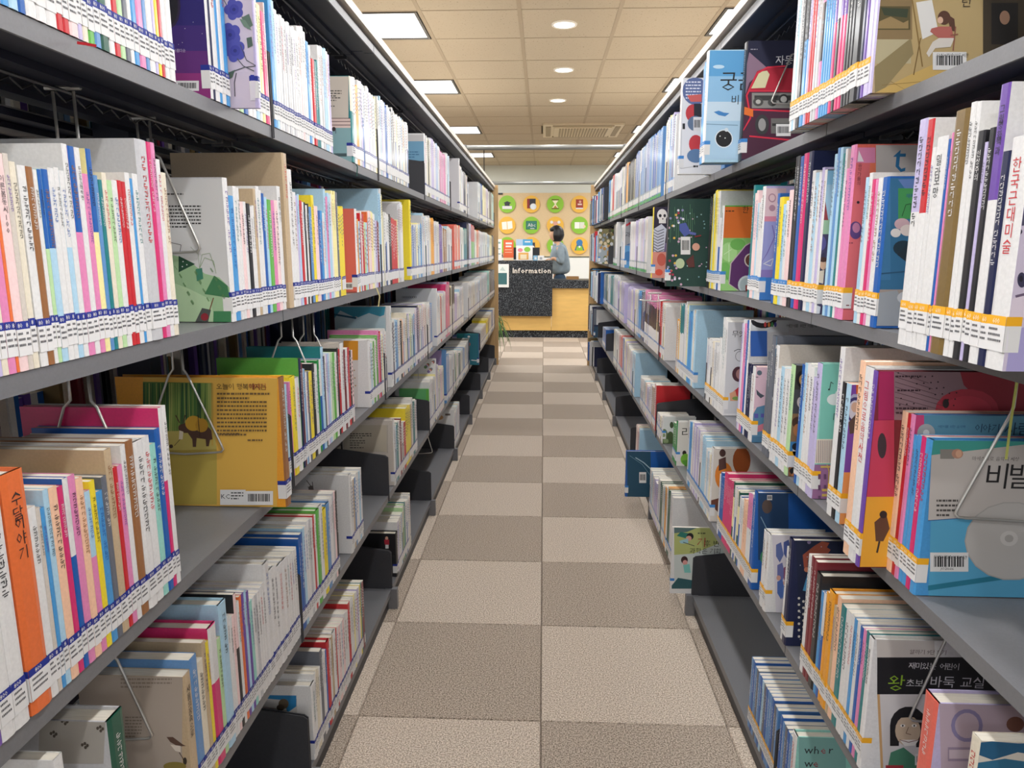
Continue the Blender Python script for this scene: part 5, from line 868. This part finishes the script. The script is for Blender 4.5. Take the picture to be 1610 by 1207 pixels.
m = MB(); m.box((a.x + .001, -0.07, z1), (xs + 1.6, 0.5, z2)); m.build('counter_top', M_GRAN, t)
m = MB(); m.box((-1.5, 0.01, z1 - 0.03), (a.x - 0.01, 0.5, z1)); m.build('inner_shelf', M_MAPLE, t)
M_LET = mat('brushed_steel_letter', 'e2ded6', 0.45, 0.4)
tx = MB(); o = PW(806, 429, 10.112); u = (PW(866, 429, 10.112).x - o.x)
wtot = text_mb(MB(), 'Information', (0, 0, 0), (1, 0, 0), (0, 0, 1), 1.0, None, bold=.03)
pen = 0.0; sz = u / wtot
for ch in 'Information':
    vs, fs, x0, x1 = glyph(ch, .03); w_ = max(x1 - x0, .12); lm = MB(); text_mb(lm, ch, (0, 0, 0), (1, 0, 0), (0, 0, 1), sz, None, bold=.03)
    n = len(lm.v); back = [(x, y + 0.012, z) for x, y, z in lm.v]; ec = {}
    for f in lm.f:
        for i in range(len(f)):
            e = (f[i], f[(i + 1) % len(f)]); ec[tuple(sorted(e))] = ec.get(tuple(sorted(e)), 0) + (1 if e[0] < e[1] else -1) if False else ec.get(tuple(sorted(e)), 0) + 1
    lm.v += back
    for (i, j), k_ in ec.items():
        if k_ == 1: lm.f.append((i, j, j + n, i + n)); lm.c.append(None); lm.mi.append(0)
    lm.build('letter', M_LET, gp, (o.x + pen * sz, 10.106 - 10.2, o.z)); pen += w_ + 0.08
# notices and leaflets on the desk
def notice(name, label, cat, a, b, Y, shp, th=0.006, group=None, c='f0efec'):
    p, q = PW(a[0], b[1], Y), PW(b[0], a[1], Y); o = (p.x, Y, p.z); t = empty(name, o); tag(t, label, cat, group)
    mb = MB(); mb.box((0, 0, 0), (q.x - p.x, th, q.z - p.z), lin(c)); mb.build('board' if cat != 'screen' else 'casing', M_INK, t)
    if shp: im = MB(); shapes(im, shp, Y, (o[0], o[1] + 0.0008, o[2]), 0.0002); im.build('print', M_INK, t)
    return t
notice('framed_notice', 'white framed notice with teal lower half, on the granite desk front', 'notice', (776, 415), (800, 451.5), 10.10, [('r', 779, 418, 797, 449, 'e4ece8'), ('r', 779, 429, 797, 447, '3a6c70'), ('m', 0, 0, 0, 'k'), ('p', [(786, 422), (790, 418.5), (795, 425), (784, 425)], 'c0d0cc')][:2] + [('p', [(786, 425), (790, 419), (795, 426)], 'c0d0cc')], 0.015)
zt = a.z + 0.021
def on_top(name, label, x0, x1, y0, shp, Y, c='f0efec', cat='leaflet', th=0.004, group='leaflets on the information desk'):
    pb = PW(x0, 411.5, Y); zb = zt; q = PW(x1, y0, Y); t = empty(name, (pb.x, Y, zb)); tag(t, label, cat, group)
    mb = MB(); mb.box((0, 0, 0), (q.x - pb.x, th, q.z - zb), lin(c)); mb.build('sheet', M_INK, t)
    mb = MB(); mb.prism([(0.004, 0), (0.06, 0), (0.004, 0.07)], 0, (q.x - pb.x) * .45, (q.x - pb.x) * .45 + 0.004); mb.build('stand', M_ALU, t)
    im = MB(); shapes(im, shp, Y, (pb.x, Y + 0.0006, zb), 0.0002); im.build('print', M_INK, t)
on_top('leaflet', 'narrow white leaflet at the left edge of the desk top', 778, 789, 376, [('r', 781, 380, 787, 383, '8aa8a4'), ('r', 781, 390, 787, 392, '9ab0b0'), ('r', 781, 398, 787, 400, '9ab0b0')], 10.22)
on_top('leaflet', 'orange poster card with white lettering on the desk top', 791.5, 807.5, 377, [('r', 791.5, 377, 807.5, 405, 'e0653a'), ('r', 791.5, 405, 807.5, 411, 'ead2b0'), ('r', 795, 381, 805, 384, 'w'), ('r', 795, 386, 804, 388.5, 'w'), ('r', 794, 392, 805, 393, 'f4c4a8'), ('r', 794, 396, 805, 397, 'f4c4a8')], 10.24)
on_top('leaflet', 'white and blue illustrated brochure on the desk top', 811.5, 837.5, 376, [('r', 811.5, 376, 822, 386, 'a9c4e0'), ('r', 822, 376, 837.5, 386, '4aa0d0'), ('r', 825, 379, 834, 381, 'w'), ('c', 829, 392, 5, 4, '8cc84a'), ('c', 818, 393, 4, 3, 'e88a9a'), ('r', 815, 397, 831, 408, 'e8b060'), ('r', 818, 400, 828, 407, 'f2e2c0')], 10.26)
on_top('leaflet', 'small light blue card beside the white card on the desk', 838.5, 845, 401.5, [('r', 838.5, 401.5, 845, 411, '8abcdc'), ('c', 842, 406, 1.6, 2, 'w')], 10.22)
on_top('leaflet', 'small white card with grey square on the desk', 845.5, 855.5, 401.5, [('r', 848.5, 404, 852.5, 408, 'a9adb2')], 10.22)
notice('computer_screen', 'dark computer screen behind the brochures', 'screen', (805, 389), (848.5, 408), 10.55, [('r', 807, 390.5, 847, 406, '22262c')], 0.03, c='2a2c32')
t = empty('screen_stand', (PW(827, 409, 10.57).x, 10.57, z1 + .001)); 
sx = t.location.x; m = MB(); m.box((-0.1, -0.06, 0), (0.1, 0.08, 0.015)); m.build('foot_plate', M_ALU, t); m = MB(); m.box((-0.02, 0.02, 0.015), (0.02, 0.04, PW(827, 408, 10.55).z - z1 + 0.06)); m.build('neck', M_ALU, t); tag(t, 'dark stand holding up the computer screen behind the desk', 'stand')
p = PW(900, 437, 10.5); t = empty('cardboard_tray', (p.x, 10.5, z2)); tag(t, 'low brown tray on the lower counter right of the woman', 'tray')
for q in (((-.09, -.07, 0), (.09, .07, .008)), ((-.09, -.07, .008), (.09, -.064, .04)), ((-.09, .064, .008), (.09, .07, .04)), ((-.09, -.064, .008), (-.084, .064, .04)), ((.084, -.064, .008), (.09, .064, .04))):
    m = MB(); m.box(*q); m.build('tray_side' if q[1][2] > .01 else 'tray_bottom', mat('brown_card', '9a7448', .8), t)
m = MB(); m.box((-2.2, 12.86, 0), (3.4, 12.95, PW(900, 403.5, 12.86).z - .02)); tag(m.build('trim_1', mat('white_dado_panel', 'eceeea', .6)), kind='structure')
# ---------------------------------------------------------------- librarian behind the desk
def skin(name, V, E, Rr, m, parent, lv=2, root=0):
    me = bpy.data.meshes.new(name); me.from_pydata(V, E, []); o = bpy.data.objects.new(name, me); col.objects.link(o)
    s = o.modifiers.new('s', 'SKIN'); s.use_smooth_shade = True
    for i, r in enumerate(Rr):
        sv = me.skin_vertices[0].data[i]; sv.radius = r if isinstance(r, tuple) else (r, r); sv.use_root = i == root
    o.modifiers.new('u', 'SUBSURF').levels = lv
    dg = bpy.context.evaluated_depsgraph_get(); m2 = bpy.data.meshes.new_from_object(o.evaluated_get(dg)); bpy.data.objects.remove(o)
    m2.materials.clear(); m2.materials.append(m); m2.polygons.foreach_set('use_smooth', [True] * len(m2.polygons))
    return place(name, m2, parent)
WY = 10.95; wp = PW(878, 440, WY); wx = wp.x
head = PW(874.5, 369, WY)
t = empty('person', (wx, WY, 0)); tag(t, 'person with short black bob, blue-grey shirt, standing behind the desk and looking to one side', 'person')
M_SKIN = mat('skin', 'd9ab8c', .55); M_SHIRT = mat('blue_grey_shirt', '8b9aa4', .85, noise=(14, .1)); M_JEAN = mat('dark_denim', '2c4258', .9, noise=(60, .1)); M_HAIR = mat('black_hair', '17161a', .45, noise=(90, .2)); M_SHOE = mat('black_shoe', '1c1c1e', .5)
hx, hz = head.x - wx, head.z
sh = hz - .175                                   # shoulder height
hand = PW(866, 407, WY - .14); hd = Vector((hand.x - wx, hand.y - WY, hand.z))
# body: head, neck, trunk, arms and hands as one skin; clothes over it
V = [(0.02, 0, .86), (0.0, 0, 1.0), (-.01, 0, sh - .08), (-.01, 0, sh + .02), (hx * .5 + .0, 0, hz - .12), (hx, 0, hz - .03), (hx, 0, hz + .055),
     (0.01, -.155, sh - .02), (.045, -.19, sh - .24), (hd.x + .06, hd.y + .0, hd.z + .01), (hd.x, hd.y, hd.z),
     (0.01, .155, sh - .02), (.03, .19, sh - .25), (-.05, .2, sh - .42), (-.07, .2, sh - .48)]
E = [(0, 1), (1, 2), (2, 3), (3, 4), (4, 5), (5, 6), (2, 7), (7, 8), (8, 9), (9, 10), (2, 11), (11, 12), (12, 13), (13, 14)]
R_ = [(.10, .13), (.095, .12), (.09, .14), (.06, .09), .048, .078, .075, .045, .036, .025, (.03, .014), .045, .036, .025, (.014, .03)]
skin('body', V, E, R_, M_SKIN, t)
fm = []
for k, (dy, ln) in enumerate(((-.028, .062), (-.01, .072), (.008, .068), (.026, .052))):
    b0 = hd + Vector((-.01, dy, 0)); skin('finger', [tuple(b0), tuple(b0 + Vector((-ln * .55, 0, -.004))), tuple(b0 + Vector((-ln, 0, -.02)))], [(0, 1), (1, 2)], [.009, .008, .006], M_SKIN, t, 1)
b0 = hd + Vector((.02, -.026, 0)); skin('thumb', [tuple(b0), tuple(b0 + Vector((-.025, -.022, -.005))), tuple(b0 + Vector((-.05, -.026, -.014)))], [(0, 1), (1, 2)], [.011, .009, .007], M_SKIN, t, 1)
hem = PW(880, 433, WY).z
V = [(.025, 0, hem), (.02, 0, hem + .14), (.005, 0, sh - .12), (-.005, 0, sh), (hx * .5, 0, sh + .075), (.01, -.15, sh - .025), (.05, -.195, sh - .24), (hd.x + .085, hd.y, hd.z + .012), (.01, .15, sh - .025), (.035, .195, sh - .25), (-.03, .2, sh - .38)]
E = [(0, 1), (1, 2), (2, 3), (3, 4), (2, 5), (5, 6), (6, 7), (2, 8), (8, 9), (9, 10)]
skin('shirt', V, E, [(.15, .18), (.14, .17), (.125, .165), (.09, .12), .055, .07, .055, .04, .07, .055, .042], M_SHIRT, t)
V = [(.025, 0, .82), (.02, -.085, .70), (.02, -.09, .44), (.03, -.09, .09), (.02, .085, .70), (.02, .09, .44), (.03, .09, .09), (.025, 0, .90)]
skin('jeans', V, [(0, 1), (1, 2), (2, 3), (0, 4), (4, 5), (5, 6), (0, 7)], [(.11, .14), .085, .062, .055, .085, .062, .055, (.115, .145)], M_JEAN, t)
for s in (-1, 1): skin('shoe', [(.05, s * .09, .04), (-.06, s * .09, .035), (-.14, s * .09, .028)], [(0, 1), (1, 2)], [.042, .042, .03], M_SHOE, t, 1)
def ellip(name, c, rx, ry, rz, m, cut=None, n=18, k=12, warp=None):
    mb = MB(); idx = {}
    for i in range(k + 1):
        th = PI * i / k
        for j in range(n):
            ph = 2 * PI * j / n; p = Vector((rx * math.sin(th) * math.cos(ph), ry * math.sin(th) * math.sin(ph), rz * math.cos(th)))
            if warp: p = warp(p)
            mb.v.append(tuple(Vector(c) + p))
    for i in range(k):
        for j in range(n):
            f = (i * n + j, (i + 1) * n + j, (i + 1) * n + (j + 1) % n, i * n + (j + 1) % n)
            cen = sum((Vector(mb.v[q]) for q in f), Vector()) / 4 - Vector(c)
            if cut and cut(cen): continue
            mb.f.append(f); mb.c.append(None); mb.mi.append(0)
    return mb.build(name, m, t, smooth=True)
hc = (hx + .005, 0, hz + .02)
face = ellip('face', (hx - .01, 0, hz), .088, .074, .108, M_SKIN)
ellip('hair', hc, .112, .102, .122, M_HAIR, cut=lambda p: (p.x < -.045 and p.z < .055) or p.z < -.12, n=28, k=20, warp=lambda p: Vector((p.x * (1.0 if p.z > 0 else 1.06), p.y * (1.0 if p.z > 0 else 1.08), p.z * (1 if p.z > 0 else 1.2))))
ellip('fringe', (hx - .05, 0, hz + .075), .05, .075, .04, M_HAIR)
nm = MB(); nx = hx - .097; nm.v = [(nx + .01, -.012, hz + .012), (nx + .01, .012, hz + .012), (nx - .014, 0, hz - .018), (nx + .01, -.014, hz - .022), (nx + .01, .014, hz - .022), (nx + .006, 0, hz + .022)]
nm.f = [(0, 2, 5), (5, 2, 1), (0, 3, 2), (1, 2, 4), (3, 4, 2)]; nm.c = [None] * 5; nm.mi = [0] * 5; nm.build('nose', M_SKIN, t)
for s in (-1, 1):
    m = MB(); m.lathe([(0, 0), (.011, 0)], 10); e_ = m.build('eye', M_HAIR, t, (hx - .084, s * .033, hz + .012)); e_.rotation_euler = (0, -PI / 2, -s * .45); e_.scale = (.6, 1, 1)
m = MB(); m.box((-.004, -.02, -.003), (.004, .02, .003)); m.build('mouth', mat('lips', 'b0605c', .5), t, (hx - .088, 0, hz - .05))
# ---------------------------------------------------------------- plant by the bookcase end
t = empty('potted_plant', (-.615, 8.08, 0)); tag(t, 'potted plant with long drooping green leaves beside the bookcase end panel', 'plant')
m = MB(); m.lathe([(0, 0), (.075, 0), (.08, .02), (.09, .36), (.092, .38), (.082, .38), (.08, .34), (0, .34)], 24); m.build('planter', mat('dark_brown_planter', '3a2630', .5), t, smooth=True)
m = MB(); m.lathe([(0, .345), (.08, .345)], 20); m.build('soil', mat('soil', '2c2119', .95), t)
M_LEAF = mat('strap_leaf', '4f7a35', .5, noise=(12, .25)); rl = random.Random(4)
for i in range(44):
    a_ = rl.uniform(-1.5, 1.2) if i % 3 else rl.uniform(0, 6.28); L_ = rl.uniform(.2, .34); w_ = rl.uniform(.006, .011); lift = rl.uniform(.05, .2); m = MB(); pr = None
    for k in range(9):
        s = k / 8; r = .03 + L_ * s * (1 - .15 * s); z = .36 + lift * math.sin(s * PI * .8) * 1.1 - s * s * rl.uniform(.30, .34) * (1 if L_ > .3 else .7)
        z = max(z, .03); ww = w_ * (1 - s ** 3) + .0006; cx, cy = r * math.cos(a_), r * math.sin(a_); cy = max(cy, -.30); q = [(cx - ww * math.sin(a_), cy + ww * math.cos(a_), z), (cx, cy, z - ww * .3), (cx + ww * math.sin(a_), cy - ww * math.cos(a_), z)]
        if pr:
            m.quad([pr[0], pr[1], q[1], q[0]]); m.quad([pr[1], pr[2], q[2], q[1]])
        pr = q
    m.build('leaf', M_LEAF, t)
# ---------------------------------------------------------------- wire bookends, ribbons, rod
def wire(side, tier, Y, c, top, neck, corner, label):
    """hanging wire bookend: two legs from the rail under the shelf above, flaring into a rounded triangle"""
    Zr = (ZS + [1.872])[tier + 1] - .03
    o = PW(c, neck[1], Y); t = empty('wire_bookend', (o.x, Y, Zr)); tag(t, label, 'bookend', 'hanging wire bookends')
    u = abs(PW(c + 10, neck[1], Y).x - o.x) / 10; zn = min(Zr - .02, PW(c, neck[1], Y).z); zc = PW(c, corner[1], Y).z
    T, N, C = top * u, neck[0] * u, corner[0] * u
    pts = [(-T, 0, 0), (-T, 0, (zn - Zr) * .85)]
    pts += [(-N, -.002, zn - Zr)]
    r_ = .012; dx, dz = -C + N, zc - zn; L_ = math.hypot(dx, dz); ux, uz = dx / L_, dz / L_
    pts += [(-C - ux * r_, -.004, zc - Zr - uz * r_), (-C - ux * r_ * .3, -.004, zc - Zr - uz * r_ * .3 - .001), (-C + r_ * .5, -.004, zc - Zr - .003), (-C + r_ * 1.3, -.004, zc - Zr - .004), (0, -.004, zc - Zr - .008)]
    full = pts + [(-x, y, z) for x, y, z in reversed(pts[:-1])]
    m = MB(); m.tube(full, .0021, 8); m.build('wire_loop', M_WIRE, t, smooth=True)
    m = MB(); m.tube([(-T - .01, 0, .004), (T + .01, 0, .004)], .003, 6); m.build('rail_clip', M_WIRE, t)
def near_face(side, art, dflt):
    for d in BOOKS[side]:
        if d['art'] == art: return d['Ya'] - .004
    return dflt
def joint(side, tier, Y): return min((d['Ya'] for d in BOOKS[side] if d['tier'] == tier), key=lambda y: abs(y - Y)) - .0015
wire(-1, 3, near_face(-1, 'cactus', 1), 230, 10, (22, 248), (76, 392), 'wire bookend pressing the cactus meadow book')
wire(-1, 2, near_face(-1, 'donkey', 1.2), 281, 8, (15, 590), (64, 706), 'wire bookend in front of the mustard donkey book')
wire(-1, 1, near_face(-1, 'birdbook', 1), 150, 20, (35, 1035), (80, 1152), 'wire bookend against the beige bird book')
wire(-1, 3, joint(-1, 3, .95), 112, 16, (24, 262), (80, 400), 'wire bookend rising behind the pale spines nearest the camera')
wire(-1, 2, joint(-1, 2, 1.62), 452, 9, (14, 535), (40, 600), 'wire bookend above the green book on the third navy-label shelf')
wire(-1, 2, joint(-1, 2, 1.80), 486, 8, (13, 532), (38, 595), 'wire bookend above the orange topped dotted book')
wire(-1, 2, joint(-1, 2, .93), 128, 16, (26, 640), (70, 760), 'wire bookend rising above the yellow book on the third navy-label shelf')
wire(-1, 1, near_face(-1, 'greenback', 3.1) + .05, 655, 4, (7, 650), (24, 710), 'wire bookend poking out below the bright green book')
wire(1, 4, near_face(1, 'car', 1.9), 1288, 20, (44, 86), (72, 160), 'wire bookend leaning on the red cartoon car book')
wire(1, 2, near_face(1, 'vivaldi', .8), 1640, 48, (52, 650), (124, 810), 'large wire bookend pressing the pale blue music book')
wire(1, 1, near_face(1, 'baduk', .9), 1530, 36, (42, 1000), (88, 1130), 'wire bookend against the white caricature book')
wire(1, 2, joint(1, 2, 2.45), 1030, 6, (10, 447), (26, 470), 'wire bookend above the pink and black series')
def ribbon(label, pts, w, colr, Y):
    P_ = [PW(x, y, Y + dy) for x, y, dy in pts]; t = empty('bookmark_ribbon', tuple(P_[0])); tag(t, label, 'ribbon'); m = MB(); o = P_[0]
    for a_, b_ in zip(P_, P_[1:]):
        d_ = (b_ - a_).normalized(); s = d_.cross(Vector((0, 1, 0))).normalized() * w / 2; m.quad([tuple(a_ - s - o), tuple(b_ - s - o), tuple(b_ + s - o), tuple(a_ + s - o)])
        m.quad([tuple(a_ + s - o + Vector((0, .0006, 0))), tuple(b_ + s - o + Vector((0, .0006, 0))), tuple(b_ - s - o + Vector((0, .0006, 0))), tuple(a_ - s - o + Vector((0, .0006, 0)))])
    m.build('band', mat('ribbon_' + colr, colr, .6), t)
ribbon('yellow ribbon hanging in front of the pale blue music book', [(1604, 560, 0), (1599, 600, 0), (1590, 660, 0), (1582, 722, 0)], .0032, 'c9cc6a', near_face(1, 'vivaldi', .8) - .02)
Yl = y_at(122, -FX + .006, ZS[4] - .004)
ribbon('red ribbon lying on the top shelf edge of the navy-label bookcase', [(121, 67, 0), (135, 69, 0), (151, 72, 0)], .003, 'c0202c', Yl)
Yl = y_at(563, -FX + .006, ZS[4] - .01)
ribbon('thin dark teal ribbon hanging over the top shelf edge', [(558, 256, 0), (562, 262, 0), (561, 277, 0)], .003, '2c5a54', Yl)
ribbon('pale cord hanging below the fourth navy-label shelf', [(592, 452, 0), (597, 466, 0), (595, 482, 0)], .004, 'd4c890', y_at(595, -FX + .008, 1.12))
p = PW(761, 250, 10.6); q = PW(761, 272, 10.6); t = empty('hanging_rod', (p.x, 10.6, CEIL)); tag(t, 'thin dark rod hanging from the ceiling near the bookcase end', 'rod')
m = MB(); m.tube([(0, 0, 0), (0, 0, q.z - CEIL)], .008, 8); m.build('rod', M_ALU, t); m = MB(); m.lathe([(0, -.012), (.02, -.01), (.02, 0), (0, 0)], 12); m.build('tip', M_ALU, t, (0, 0, q.z - CEIL))
